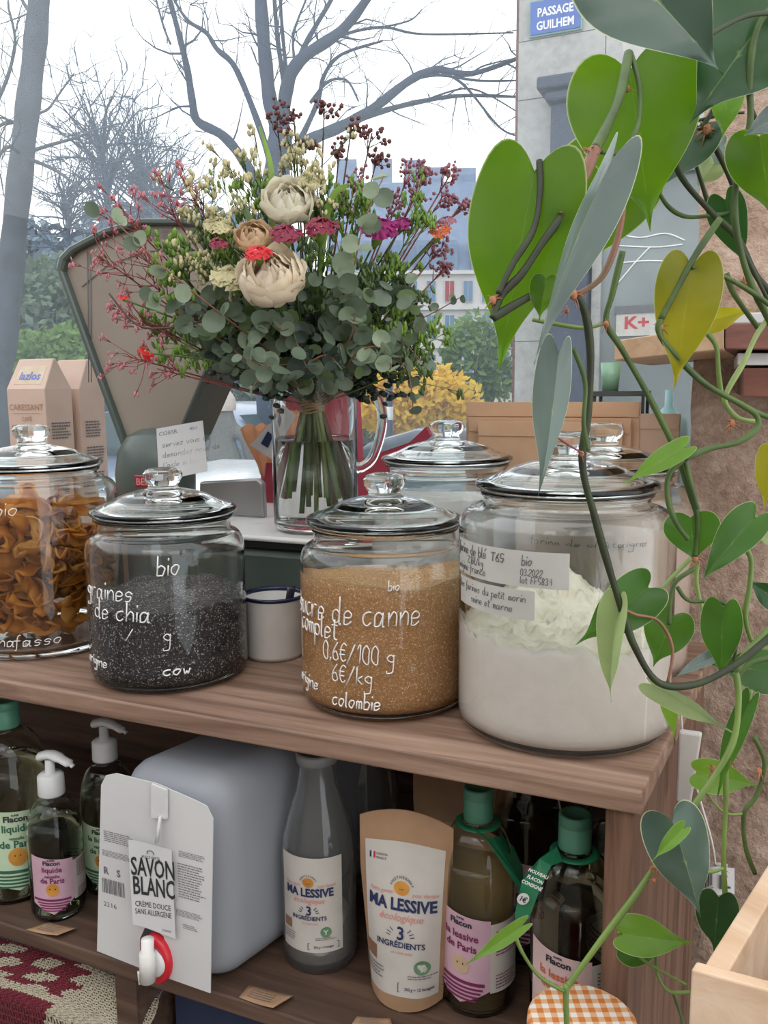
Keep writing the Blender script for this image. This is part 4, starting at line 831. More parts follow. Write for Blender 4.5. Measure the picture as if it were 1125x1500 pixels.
def lessive(t, mp, w_, h_, s=1.0, lift=.0006):
    """printed front label, u centred, v from 0 to h_"""
    m2 = lambda u, v, off=0: mp(u, v, off + lift); N_ = lambda *a, **k: print_text(*a, **k)
    q = MB(); N_(q, 'MA LESSIVE', m2, 0, h_ * .60, .0115 * s, .05, .84, 'c'); N_(q, '3', m2, 0, h_ * .405, .013 * s, .03, .9, 'c'); N_(q, 'INGRÉDIENTS', m2, 0, h_ * .35, .0058 * s, .03, .95, 'c')
    for a in (-1.1, -.8, .8, 1.1, -1.35, 1.35):
        q.tube([m2(.010 * s * sin(a), h_ * .41 + .010 * s * cos(a), 0), m2(.0145 * s * sin(a), h_ * .41 + .0145 * s * cos(a), 0)], .0004, 4)
    N_(q, '250 g = 12 lavages', m2, w_ * .22, h_ * .055, .0032 * s, .02, .8, 'c')
    for a, b in (((-.02, .035), (.46, .035)), ((-.02, .1), (.46, .1)), ((-.02, .035), (-.02, .1)), ((.46, .035), (.46, .1))): q.tube([m2(w_ * a[0], h_ * a[1], 0), m2(w_ * b[0], h_ * b[1], 0)], .0003, 4)
    q.build('title_print', 'ink_navy', t)
    q = MB(); N_(q, 'écologique', m2, 0, h_ * .53, .0075 * s, 0, .95, 'c', slant=.35); N_(q, 'Petits gestes', m2, -w_ * .25, h_ * .70, .0042 * s, 0, .8, 'c', slant=.3, ang=.04); N_(q, 'pour demain', m2, w_ * .28, h_ * .70, .0042 * s, 0, .8, 'c', slant=.3)
    N_(q, 'et c\'est tout', m2, w_ * .02, h_ * .305, .0034 * s, 0, .9, 'c', slant=.3); q.build('script_print', 'ink_pink', t)
    q = MB(); cc = (0, h_ * .745)
    q.add([m2(cc[0] + .0078 * s * cos(2 * pi * j / 20), cc[1] + .0068 * s * sin(2 * pi * j / 20), 0) for j in range(20)], [tuple(range(20))], False); q.build('emblem', 'mango_light', t)
    q = MB()
    for j, ch2 in enumerate('ANOTHERWAY'):
        a = pi - .35 - (pi - .7) * j / 9; N_(q, ch2, m2, cc[0] + .0098 * s * cos(a), cc[1] + .0088 * s * sin(a), .0026 * s, .03, .9, 'c', ang=a - pi / 2)
    q.tube([m2(-.0025 * s, cc[1] - .0005, .0002), m2(0, cc[1] - .0018 * s, .0002), m2(.0025 * s, cc[1] - .0005, .0002)], .0004, 4)
    lines_block(q, m2, -w_ * .48, -w_ * .2, h_ * .1, h_ * .2, 4); lines_block(q, m2, w_ * .1, w_ * .42, h_ * .135, h_ * .17, 2); q.build('emblem_print', 'ink_grey', t)
    q = MB(); q.add([m2(w_ * .26 + .0075 * s * cos(2 * pi * j / 16), h_ * .22 + .0075 * s * sin(2 * pi * j / 16), 0) for j in range(16)], [tuple(range(16))], False); q.build('green_mark', 'leaf_mark', t)
    q = MB(); patch(q, m2, -w_ * .46, -w_ * .30, h_ * .22, h_ * .32, 0, 2); q.build('brown_mark', 'kraft_dark', t)
    q = MB(); N_(q, 'Y', m2, w_ * .26, h_ * .195, .007 * s, .05, 1, 'c', .0003); q.build('mark_sign', 'paper_white', t)
mat('leaf_mark', (.12, .25, .12), .6)
mp = cylmap(c, R + .0004, toward(c) - .12)
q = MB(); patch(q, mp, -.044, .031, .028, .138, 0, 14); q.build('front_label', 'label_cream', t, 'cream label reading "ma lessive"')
lessive(t, lambda u, v, off=0: mp(u - .0075, v + .028, off), .072, .110, .82)
milk(540, 1.06, 'empty glass bottle standing behind the laundry powder bottle')
# kraft pouches
def pouch(label, s, t_, wt, wb, Hh, th, m='kraft', rot=0.0, lab=False):
    Fm = LF(s, t_, ZL + .001, rot); t = thing('kraft_pouch', label, 'pouch', L(s, t_, ZL), 'brown kraft stand-up pouches')
    def sf(sign):
        def fn(a, b):
            z = Hh * b; w_ = (wb + (wt - wb) * min(1, b * 1.4)) / 2; x = (2 * a - 1) * w_; bul = th / 2 * (1 - abs(2 * a - 1) ** 3) * (1 - b ** 2.2) + .0008
            z -= .006 * (1 - abs(2 * a - 1)) * (b < .04) ; z += .012 * (1 - (2 * a - 1) ** 2) * max(0, b - .7) / .3
            return Fm @ V((x, -sign * bul, z + .006 * (1 - b)))
        return fn
    q = MB(); f1, f2 = sf(1), sf(-1); q.grid(f1, 14, 20); q.grid(lambda a, b: f2(1 - a, b), 14, 20)
    q.grid(lambda a, b: f1(a, 0).lerp(f2(a, 0), b), 14, 1); q.grid(lambda a, b: f1(a, 1).lerp(f2(a, 1), b), 14, 1); q.build('pouch_body', m, t)
    if lab:
        wl = wb * .98
        def mp(u, v, off=0):
            b = (v + .012) / Hh; w_ = (wb + (wt - wb) * min(1, b * 1.4)); a = .5 + u / w_; p = f1(a, b); return p + (Fm.to_3x3() @ V((0, -1, 0))) * (off + .0005)
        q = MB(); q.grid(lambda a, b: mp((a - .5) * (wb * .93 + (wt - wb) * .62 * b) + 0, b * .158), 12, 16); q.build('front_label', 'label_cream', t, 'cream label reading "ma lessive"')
        lessive(t, mp, .088, .158, 1.08)
        q = MB(); m2 = lambda u, v, off=0: mp(u, v, off + .0006)
        for j, mm in enumerate(('ink_navy', 'paper_white', 'ink_red')):
            z = MB(); patch(z, m2, -.037 + .0022 * j, -.037 + .0022 * (j + 1), .141, .147, 0, 1); z.build('flag_stripe', mm, t)
        print_text(q, 'MADE IN', m2, -.029, .1445, .0022, 0, 1); print_text(q, 'FRANCE', m2, -.029, .141, .0022, 0, 1); q.build('origin_print', 'ink_black', t)
pouch('kraft pouch with cream label and scalloped top beside the glass bottle', -.318, .075, .100, .078, .196, .05, 'kraft', .10, True)
pouch('plain kraft pouch standing behind the labelled one', -.300, .20, .12, .10, .215, .05, 'kraft')
pouch('darker kraft pouch at the back beside green-capped bottles', -.262, .29, .14, .12, .245, .04, 'kraft_dark')
pouch('narrow kraft pouch touching the pink labelled bottle', -.268, .12, .085, .075, .17, .03, 'kraft')
# jerrycan
jc = thing('soap_jerrycan', 'white translucent jerrycan of soap with red-ringed tap', 'jerrycan', L(-.56, .1, ZL))
JM = LF(-.637, .004, ZL + .0012, .0)
def shear(x, y, z): return JM @ V((x + y * SL, y, z))
def rbox(x0, x1, y0, y1, z0, z1, r, fn, n=5):
    q = MB(); vs = []
    nu = n * 4 + 4; cx_ = [(x1 - r, y1 - r), (x0 + r, y1 - r), (x0 + r, y0 + r), (x1 - r, y0 + r)]
    lv = [(z0, r * .7)] + [(z0 + r * (1 - cos(pi / 2 * i / 4)), r * (1 - sin(pi / 2 * i / 4)) * .7) for i in range(1, 5)] + [(z1 - r + r * sin(pi / 2 * i / 5), r * (1 - cos(pi / 2 * i / 5))) for i in range(6)]
    for z, ins in lv:
        for k in range(4):
            for i in range(n + 1):
                a = pi / 2 * k + pi / 2 * i / n; rr = max(r - ins, .0005); vs.append(fn(cx_[k][0] + rr * cos(a), cx_[k][1] + rr * sin(a), z))
    m_ = 4 * (n + 1); fs = [tuple(range(m_))[::-1], tuple(range((len(lv) - 1) * m_, len(lv) * m_))]
    for a in range(len(lv) - 1):
        for i in range(m_): fs.append((a * m_ + i, a * m_ + (i + 1) % m_, (a + 1) * m_ + (i + 1) % m_, (a + 1) * m_ + i))
    return q.add(vs, fs)
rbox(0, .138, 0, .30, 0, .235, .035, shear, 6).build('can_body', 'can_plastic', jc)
CT = -.016
cT = [ont(x, y, CT) for x, y in ((142, 1393), (205, 1418), (205, 1375), (215, 1352), (240, 1372), (243, 1432), (308, 1455), (312, 1200), (303, 1181), (285, 1172), (230, 1148), (170, 1133), (155, 1136), (148, 1150))]
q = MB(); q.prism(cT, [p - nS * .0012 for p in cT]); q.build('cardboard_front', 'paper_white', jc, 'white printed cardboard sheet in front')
o_ = ont(142, 1393, CT); mc_ = planemap(o_, dS, V((0, 0, 1)))
def cu(x, y): p = ont(x, y, CT) - o_; return p.dot(dS), p.z
q = MB()
for (x0, y0, x1, y1, n) in ((152, 1215, 198, 1243, 6), (150, 1243, 198, 1265, 5), (262, 1245, 304, 1265, 4), (260, 1262, 302, 1325, 14), (258, 1330, 300, 1352, 5), (268, 1352, 290, 1366, 3)):
    u0, v1 = cu(x0, y0); u1, v0 = cu(x1, y1); lines_block(q, mc_, u0, u1, v0, v1, n, .0006)
q.build('small_print', 'ink_grey', jc)
q = MB(); u, v = cu(151, 1306)
for k in range(14): patch(q, mc_, u + .0022 * k, u + .0022 * k + (.0013 if k % 3 else .0008), v, v + .017, .0006, 1)
uu, vv = cu(150, 1278); print_text(q, 'R', mc_, uu + .002, vv, .008, .05, 1); print_text(q, 'S', mc_, uu + .020, vv, .008, .05, 1)
uu, vv = cu(152, 1326); print_text(q, '2216', mc_, uu, vv, .0055, 0, 1.2); q.build('bar_code', 'ink_grey', jc)
# hanging product label
lt = thing('product_label', 'curled white "savon blanc" label hanging on the jerrycan card', 'label', ont(230, 1360, CT - .006))
W0, W1, Vt, Vb = cu(201, 1225)[0], cu(255, 1240)[0], cu(228, 1235)[1], cu(228, 1362)[1]
def lm(u, v, off=0):  # u 0..1, v in card space
    d_ = .004 + .010 * (1 - u) ** 3 + .003 * sin(u * 3); return o_ + dS * (W0 + (W1 - W0) * u) + V((0, 0, v)) + nS * (d_ + off)
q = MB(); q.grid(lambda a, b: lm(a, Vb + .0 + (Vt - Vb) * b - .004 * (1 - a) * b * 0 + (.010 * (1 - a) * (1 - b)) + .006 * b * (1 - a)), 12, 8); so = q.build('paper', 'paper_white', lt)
lm2 = lambda u, v, off=0: lm(u / (W1 - W0), v, off); q = MB(); WL = W1 - W0
print_text(q, 'SAVON', lm2, WL * .54, Vt - (Vt - Vb) * .33, .0205, .025, .52, 'c', .0006); print_text(q, 'BLANC', lm2, WL * .54, Vt - (Vt - Vb) * .545, .0205, .025, .52, 'c', .0006)
print_text(q, 'CRÈME DOUCE', lm2, WL * .5, Vt - (Vt - Vb) * .685, .0062, 0, .68, 'c', .0006); print_text(q, 'SANS ALLERGÈNE', lm2, WL * .5, Vt - (Vt - Vb) * .77, .0062, 0, .6, 'c', .0006)
print_text(q, '5 litres', lm2, WL * .8, Vt - (Vt - Vb) * .93, .0028, 0, .9, 'c', .0006); print_text(q, 'BULLE VERTE', lm2, WL * .5, Vt - (Vt - Vb) * .13, .0028, 0, .9, 'c', .0006)
q.tube([lm2(WL * .5 + .004 * cos(a), Vt - (Vt - Vb) * .07 + .003 * sin(a), .0008) for a in [pi * j / 8 for j in range(-1, 10)]], .0004, 4)
q.build('lettering', 'ink_black', lt)
q = MB(); aa = [ont(x, y, CT - .002) for x, y in ((224, 1147), (246, 1156), (246, 1198), (224, 1196))]; q.prism(aa, [p + nS * .003 for p in aa]); q.build('hanging_strap', 'white_plastic', lt)
q = MB(); q.tube([ont(235, 1196, CT - .006), ont(230, 1232, CT - .008)], [.004, .0055], 10, flat=.4); q.build('hook', 'white_plastic', lt)
# red ring and tap
rc = ont(236, 1398, -.010); q = MB(); fm = Matrix.Translation(rc) @ RS @ Matrix.Rotation(pi / 2, 4, 'X')
prf = [(.0, -.004), (.024, -.004), (.025, .0), (.025, .010), (.022, .014), (.016, .014), (.015, .008), (0, .008)]
mbx = MB().lathe(prf, (0, 0, 0), 36, .8, 1.12); q.add([fm @ V(v) for v in mbx.v], mbx.f); q.build('tap_ring', 'red_plastic', jc, 'red screw ring')
q = MB(); mbx = MB().lathe([(0, .008), (.016, .008), (.016, .016), (.012, .018), (0, .018)], (0, 0, 0), 28); q.add([fm @ V(v) for v in mbx.v], mbx.f); q.build('tap_disc', 'white_plastic', jc)
tp, bt = ont(216, 1376, -.036), ont(216, 1436, -.036); q = MB(); q.tube([tp, tp.lerp(bt, .3), tp.lerp(bt, .32), bt], [.0065, .0065, .0085, .0085], 14); q.tube([rc + nS * .015, tp.lerp(bt, .6)], .006, 10); q.build('tap_spout', 'tap_white', jc)
q = MB(); a_ = bt + V((0, 0, .003)); e_ = ont(203, 1425, -.040); e2 = ont(205, 1440, -.040); q.tube([a_, e_, e2, a_ - V((0, 0, .002))], .0022, 8); q.build('tap_lever', 'tap_white', jc)
# price slips
for (pts, m_, lb_) in (([(38, 1363), (72, 1352), (113, 1363), (84, 1377)], 'kraft', 'small kraft price slip in front of the pump bottle'), ([(350, 1462), (365, 1444), (430, 1463), (400, 1484)], 'kraft', 'torn kraft price slip in front of the glass bottle'), ([(515, 1502), (523, 1490), (572, 1496), (575, 1512)], 'kraft', 'kraft price slip in front of the kraft pouch')):
    P = [onz(x, y, ZL + .0005) for x, y in pts]; t = thing('price_slip', lb_, 'price slip', P[0]); q = MB()
    q.grid(lambda a, b: (P[0].lerp(P[1], b)).lerp(P[3].lerp(P[2], b), a) + V((0, 0, .0012 + .005 * a * a * (1 - b * .5))), 8, 4); so = q.build('paper', m_, t); md = so.modifiers.new('t', 'SOLIDIFY'); md.thickness = .0004
    mp = lambda u, v, off=0: (P[0].lerp(P[1], v)).lerp(P[3].lerp(P[2], v), u) + V((0, 0, .0018 + .005 * u * u * (1 - v * .5)))
    q = MB(); lines_block(q, mp, .15, .85, .2, .8, 4, th=.3); q.build('writing', 'ink_grey', t)
# ================================================================== WOVEN BASKET CLOTH (bottom left)
bk = thing('woven_raffia_bag', 'open-weave cream and dark red raffia bag under the lower shelf', 'bag', L(-.78, .0, -.5))
def bsurf(u, v):   # u along, v from top-back over the roll and down the front
    s = -1.02 + .40 * u; a = v * 2.3; sag = .020 * sin(u * 6) + .03 * u * u * u
    t_ = .11 - .105 * sin(min(a, pi / 2)) - (.0 if a < pi / 2 else -.02 * (a - pi / 2)); z = -.345 - .015 * u - .06 * (1 - cos(min(a, pi / 2))) - max(0, a - pi / 2) * .32 - sag * .3
    return L(s + .004 * sin(v * 20), t_, z)
NU, NV = 84, 70; mbs = {k: MB() for k in ('cloth_cream', 'cloth_red', 'cloth_grey')}
def colr(u, v):
    if v < .30 + .0 * u: return 'cloth_grey'
    if u > .66 + .10 * sin(v * 5): return 'cloth_cream'
    x = u * 4 + v * 6; p = sin(x * 2.2) + sin(u * 9 - v * 14) * .9
    if .30 < v < .52: return 'cloth_red' if sin(u * 40) + sin(v * 70 + u * 30) > -.2 else 'cloth_cream'
    return 'cloth_red' if p > .05 else 'cloth_cream'
def runs(fix, n, is_u):
    cur = None; pts = []
    for k in range(n + 1):
        u, v = (k / n, fix) if is_u else (fix, k / n); c_ = colr(u, v); j = k
        p = bsurf(u, v) + nS * (.0011 * (1 if (k + int(fix * 100)) % 2 else -1))
        pts.append(p)
        if cur is None: cur = c_
        if c_ != cur or k == n:
            if len(pts) > 1: mbs[cur].tube(pts, .0012, 4, False)
            pts = [p]; cur = c_
for i in range(NV + 1): runs(i / NV, NU, True)
for i in range(0, NU + 1): runs(i / NU, NV, False)
for k, nm in (('cloth_cream', 'cream_weave'), ('cloth_red', 'red_weave'), ('cloth_grey', 'grey_weave')): mbs[k].build(nm, k, bk)['kind'] = 'stuff'
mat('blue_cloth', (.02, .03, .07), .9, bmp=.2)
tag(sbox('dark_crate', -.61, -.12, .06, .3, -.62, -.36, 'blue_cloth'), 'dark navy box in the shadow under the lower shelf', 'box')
# ================================================================== WALL SHELF ON THE RIGHT
ws = thing('wall_shelf', 'short light wooden wall shelf beside the stone pier', 'shelf', at(1000, 520, .9))
def quadslab(a, b, c_, d_, ex, m, nm, par):  # px quads with depth, extruded by vector
    P = [at(*x) for x in (a, b, c_, d_)]; q = MB(); q.prism(P, [p + ex for p in P]); return bev(q.build(nm, m, par), .0012)
quadslab((900, 499, .98), (900, 528, .98), (1060, 512, .86), (1060, 475, .86), V((.12, .26, .0)), 'shelf_pine', 'board', ws)
quadslab((1062, 474, .862), (1062, 511, .862), (1200, 512, .85), (1200, 472, .85), V((.10, .30, .0)), 'red_wood', 'side_board', ws)
quadslab((1080, 517, .88), (1080, 535, .88), (1180, 535, .86), (1180, 517, .86), V((.10, .26, .0)), 'white_plastic', 'bracket', ws)
quadslab((1088, 539, .88), (1088, 581, .88), (1180, 583, .86), (1180, 539, .86), V((.10, .26, .0)), 'red_wood', 'support_block', ws)
wp = thing('paper_stack', 'white paper lying on the wall shelf at right', 'paper', at(1100, 470, .9)); quadslab((1074, 458, .9), (1074, 474, .9), (1180, 473, .88), (1180, 457, .88), V((.03, .08, 0)), 'paper_white', 'sheets', wp)
gv = thing('green_tumbler', 'pale green glass tumbler behind the kraft envelopes', 'tumbler', at(893, 570, 1.24)); p = at(893, 600, 1.24)
mat('green_glaze', (.25, .45, .3), .2); mat('turq_glaze', (.25, .5, .52), .25)
MB().lathe([(0, 0), (.011, 0), (.0145, .040), (.0135, .040), (.0095, .002), (0, .002)], (p.x, p.y, at(893, 573, 1.24).z), 28).build('glass', 'green_glaze', gv)
sh = thing('display_stand', 'small black and white display stand under the green tumbler', 'stand', at(910, 590, 1.24))
pb = at(905, 580, 1.24); q = MB(); q.box((-.03, -.03, -.007), (.042, .03, 0), Matrix.Translation((pb.x, pb.y, at(893, 573, 1.24).z)) @ RS); q.build('top', 'gasket', sh)
q = MB(); zt = at(893, 573, 1.24).z - .007
for sx_ in (-.028, .038):
    for sy_ in (-.025, .025): q2 = MB(); q2.box((sx_ - .002, sy_ - .002, .002 - zt), (sx_ + .002, sy_ + .002, 0), Matrix.Translation((pb.x, pb.y, zt)) @ RS); q2.build('leg', 'gasket', sh)
q = MB(); q.box((-.02, -.028, -.03), (.036, -.02, -.008), Matrix.Translation((pb.x, pb.y, zt)) @ RS); q.build('white_card', 'paper_white', sh)
tv = thing('turquoise_vase', 'small turquoise bottle vase beside the stone pier', 'vase', at(985, 600, 1.2)); p = at(980, 600, 1.40); zb = 0.001
MB().lathe([(0, 0), (.018, 0), (.024, .2), (.031, .24), (.029, .262), (.016, .275), (.007, .284), (.007, .31), (.0055, .31), (.005, .285), (0, .27)], (p.x, p.y, .012), 32).build('body', 'turq_glaze', tv)
# ================================================================== PINE CRATE AND GINGHAM JAR IN FRONT
cr = thing('pine_crate', 'light pine wooden crate at the lower right corner', 'crate', at(1080, 1470, .44))
zc = at(1020, 1417, .45).z; A0 = onz(1020, 1417, zc); A1 = onz(1135, 1448, zc); Bk = onz(1135, 1238, zc); ux = (A1 - A0).normalized(); vy = (Bk - A0); vy = (vy - V((0, 0, vy.z))).normalized()
def crbox(u0, u1, v0, v1, z0, z1, nm, m='pine'):
    f = lambda u, v, z: A0 + ux * u + vy * v + V((0, 0, z)); q = MB(); q.prism([f(u0, v0, z0), f(u1, v0, z0), f(u1, v1, z0), f(u0, v1, z0)], [f(u0, v0, z1), f(u1, v0, z1), f(u1, v1, z1), f(u0, v1, z1)]); return bev(q.build(nm, m, cr), .0012)
crbox(0, .22, -.009, 0, -.085, .004, 'front_board'); crbox(.003, .016, .0002, .34, -.085, 0, 'side_board'); crbox(0.018, .030, .11, .34, -.085, -.003, 'inner_slat'); crbox(.0175, .0195, .107, .112, -.085, -.004, 'divider_edge', 'node_brown')
crbox(.0305, .22, .002, .34, -.085, -.075, 'bottom_board', 'gasket'); crbox(.0, .22, .3402, .352, -.085, 0.0, 'rear_board'); crbox(.22, .235, -.009, .352, -.085, 0.004, 'far_side_board')
gj = thing('preserve_jar', 'jar with orange and white gingham lid at bottom edge', 'jar', at(853, 1520, .6)); gz = at(853, 1492, .63); cc = V((gz.x, gz.y, gz.z)); 
m, nt, b = new_mat('gingham'); t_ = nt.nodes.new('ShaderNodeTexCoord'); xs = []
sepx = nt.nodes.new('ShaderNodeSeparateXYZ'); nt.links.new(t_.outputs['Object'], sepx.inputs[0])
for k in (0, 1):
    mm = nt.nodes.new('ShaderNodeMath'); mm.operation = 'MULTIPLY'; mm.inputs[1].default_value = 95; nt.links.new(sepx.outputs[k], mm.inputs[0])
    f_ = nt.nodes.new('ShaderNodeMath'); f_.operation = 'FRACT'; nt.links.new(mm.outputs[0], f_.inputs[0]); g_ = nt.nodes.new('ShaderNodeMath'); g_.operation = 'GREATER_THAN'; g_.inputs[1].default_value = .5; nt.links.new(f_.outputs[0], g_.inputs[0]); xs.append(g_)
s2 = nt.nodes.new('ShaderNodeMath'); s2.operation = 'ADD'; nt.links.new(xs[0].outputs[0], s2.inputs[0]); nt.links.new(xs[1].outputs[0], s2.inputs[1]); h2 = nt.nodes.new('ShaderNodeMath'); h2.operation = 'MULTIPLY'; h2.inputs[1].default_value = .5; nt.links.new(s2.outputs[0], h2.inputs[0])
nt.links.new(ramp(nt, h2.outputs[0], [(0, (.8, .76, .7)), (.5, (.75, .42, .22)), (1, (.62, .2, .05))]), b.inputs['Base Color']); b.inputs['Roughness'].default_value = .4
MB().lathe([(0, 0), (.041, 0), (.0435, -.002), (.044, -.006), (.044, -.012), (.042, -.012), (.042, -.003), (0, -.002)], cc, 40).build('lid', 'gingham', gj)
MB().lathe([(.038, -.0125), (.039, -.016), (.044, -.026), (.044, -.10), (.04, -.106), (0, -.106)], cc, 40).build('glass_body', 'jar_glass', gj); MB().lathe([(0, -.02), (.041, -.027), (.041, -.099), (0, -.103)], cc, 32).build('jam', 'petal_rust', gj)
# shelf corner: white chipped plaster strip and cable
q = MB(); q.prism([L(-.063, .15, -.075), L(-.049, .15, -.075), L(-.049, .16, -.075), L(-.063, .16, -.075)], [L(-.063, .15, -.003), L(-.042, .15, -.003), L(-.042, .16, -.003), L(-.063, .16, -.003)]); 
tag(bev(q.build('trim_1', 'plaster'), .002), kind='structure')
cb = thing('price_tag', 'small white bar-coded price tag hanging beside the stone pier', 'tag', at(1045, 1290, .80)); q = MB(); q.tube(cat([at(997, 1040, .82), at(1002, 1085, .82), at(1022, 1160, .81), at(1042, 1230, .8), at(1048, 1268, .8)], 6), .0011, 6); q.build('cord', 'white_cord', cb)
P = [at(*p) for p in ((1044, 1263, .80), (1066, 1266, .80), (1064, 1297, .80), (1045, 1297, .80))]; q = MB(); q.prism(P, [p + FW * .001 for p in P]); q.build('clip', 'white_plastic', cb)
q = MB(); q.grid(lambda a, b: at(1020 + 56 * a, 1310 - 38 * b + 20 * (1 - a) ** 2 * (1 - b) - 8 * sin(a * pi) * .3, .805 - .01 * sin(a * pi)), 10, 4); so = q.build('sheet', 'paper_white', cb)
pm_ = lambda u, v, off=0: at(1020 + 56 * u, 1310 - 38 * v + 20 * (1 - u) ** 2 * (1 - v) - 8 * sin(u * pi) * .3, .803 - .01 * sin(u * pi)); q = MB()
for k in range(9): patch(q, pm_, .12 + .035 * k, .135 + .035 * k + (.01 if k % 2 else 0), .4, .85, 0, 1)
lines_block(q, pm_, .1, .5, .12, .35, 3); patch(q, pm_, .6, .66, .2, .7, 0, 1); patch(q, pm_, .6, .9, .2, .28, 0, 2); q.build('bar_code', 'ink_black', cb)
# ================================================================== PHILODENDRON
pd = thing('trailing_philodendron', 'trailing heart-leaf philodendron hanging in front on the right', 'plant', at(1100, -60, .55))
half = [(0, 0), (.09, -.10), (.2, -.155), (.32, -.15), (.42, -.07), (.48, .05), (.5, .18), (.48, .31), (.435, .43), (.36, .55), (.265, .66), (.165, .76), (.09, .84), (.045, .91), (.018, .98), (0, 1.06)]
def hleaf(bx, by, tx, ty, wpx, Y, m, roll=0, fold=.25, droop=.12, dY=0.0, pitch=0, curl=0, wave=.02):
    Bp, Tp = at(bx, by, Y), at(tx, ty, Y + dY); Ln = (Tp - Bp).length / 1.03; ydir = (Tp - Bp).normalized(); W = wpx * Y / F / .98
    nz_ = (O - Bp).normalized(); nz_ = (nz_ - ydir * nz_.dot(ydir)).normalized(); nz_ = Matrix.Rotation(radians(roll), 3, ydir) @ nz_; xd = ydir.cross(nz_)
    if abs(roll) > 5: W = W / max(.3, abs(cos(radians(roll))))
    q = MB(); nr = len(half); NC = 6; vs = []; ed = []; vn = []
    for sgn in (-1, 1):
        base = len(vs)
        for i, (x, y) in enumerate(half):
            ym = max(0, min(1.06, i / (nr - 1) * 1.06))
            for j in range(NC + 1):
                f = j / NC; X = x * f; Yl = ym * (1 - f) + y * f
                X_ = X * sgn; Zl = fold * (X ** 1.0) * W - droop * Ln * (Yl ** 2) + curl * W * X * X * 4 + wave * W * sin(i * 1.1 + sgn * 1.3 + bx) * f * f * 2.2 + .10 * Ln * max(0, Yl - .8) * sin(by)
                vs.append(Bp + xd * (X_ * W) + ydir * (Yl * Ln) + nz_ * (Zl + droop * Ln * max(0, Yl) ))
                ed.append(f if 0 < i < nr - 1 else .9); vn.append(1.0 if j == 0 else max(0, 1 - abs(((i + f * 1.5) % 2.5) - 1.2) * 3) * .94)
        for i in range(nr - 1):
            for j in range(NC):
                a = base + i * (NC + 1) + j; fq = (a, a + 1, a + NC + 2, a + NC + 1); q.f.append(fq if sgn > 0 else fq[::-1]); q.sm.append(True)
    q.v = [tuple(v) for v in vs]; me = q.mesh('leaf', m)
    for nm, arr in (('edge', ed), ('vein', vn)):
        at2 = me.attributes.new(nm, 'FLOAT', 'POINT'); at2.data.foreach_set('value', arr)
    o = bpy.data.objects.new('leaf', me); col.objects.link(o); place(o, pd)
    md = o.modifiers.new('s', 'SUBSURF'); md.levels = 1; md.render_levels = 1
    return o
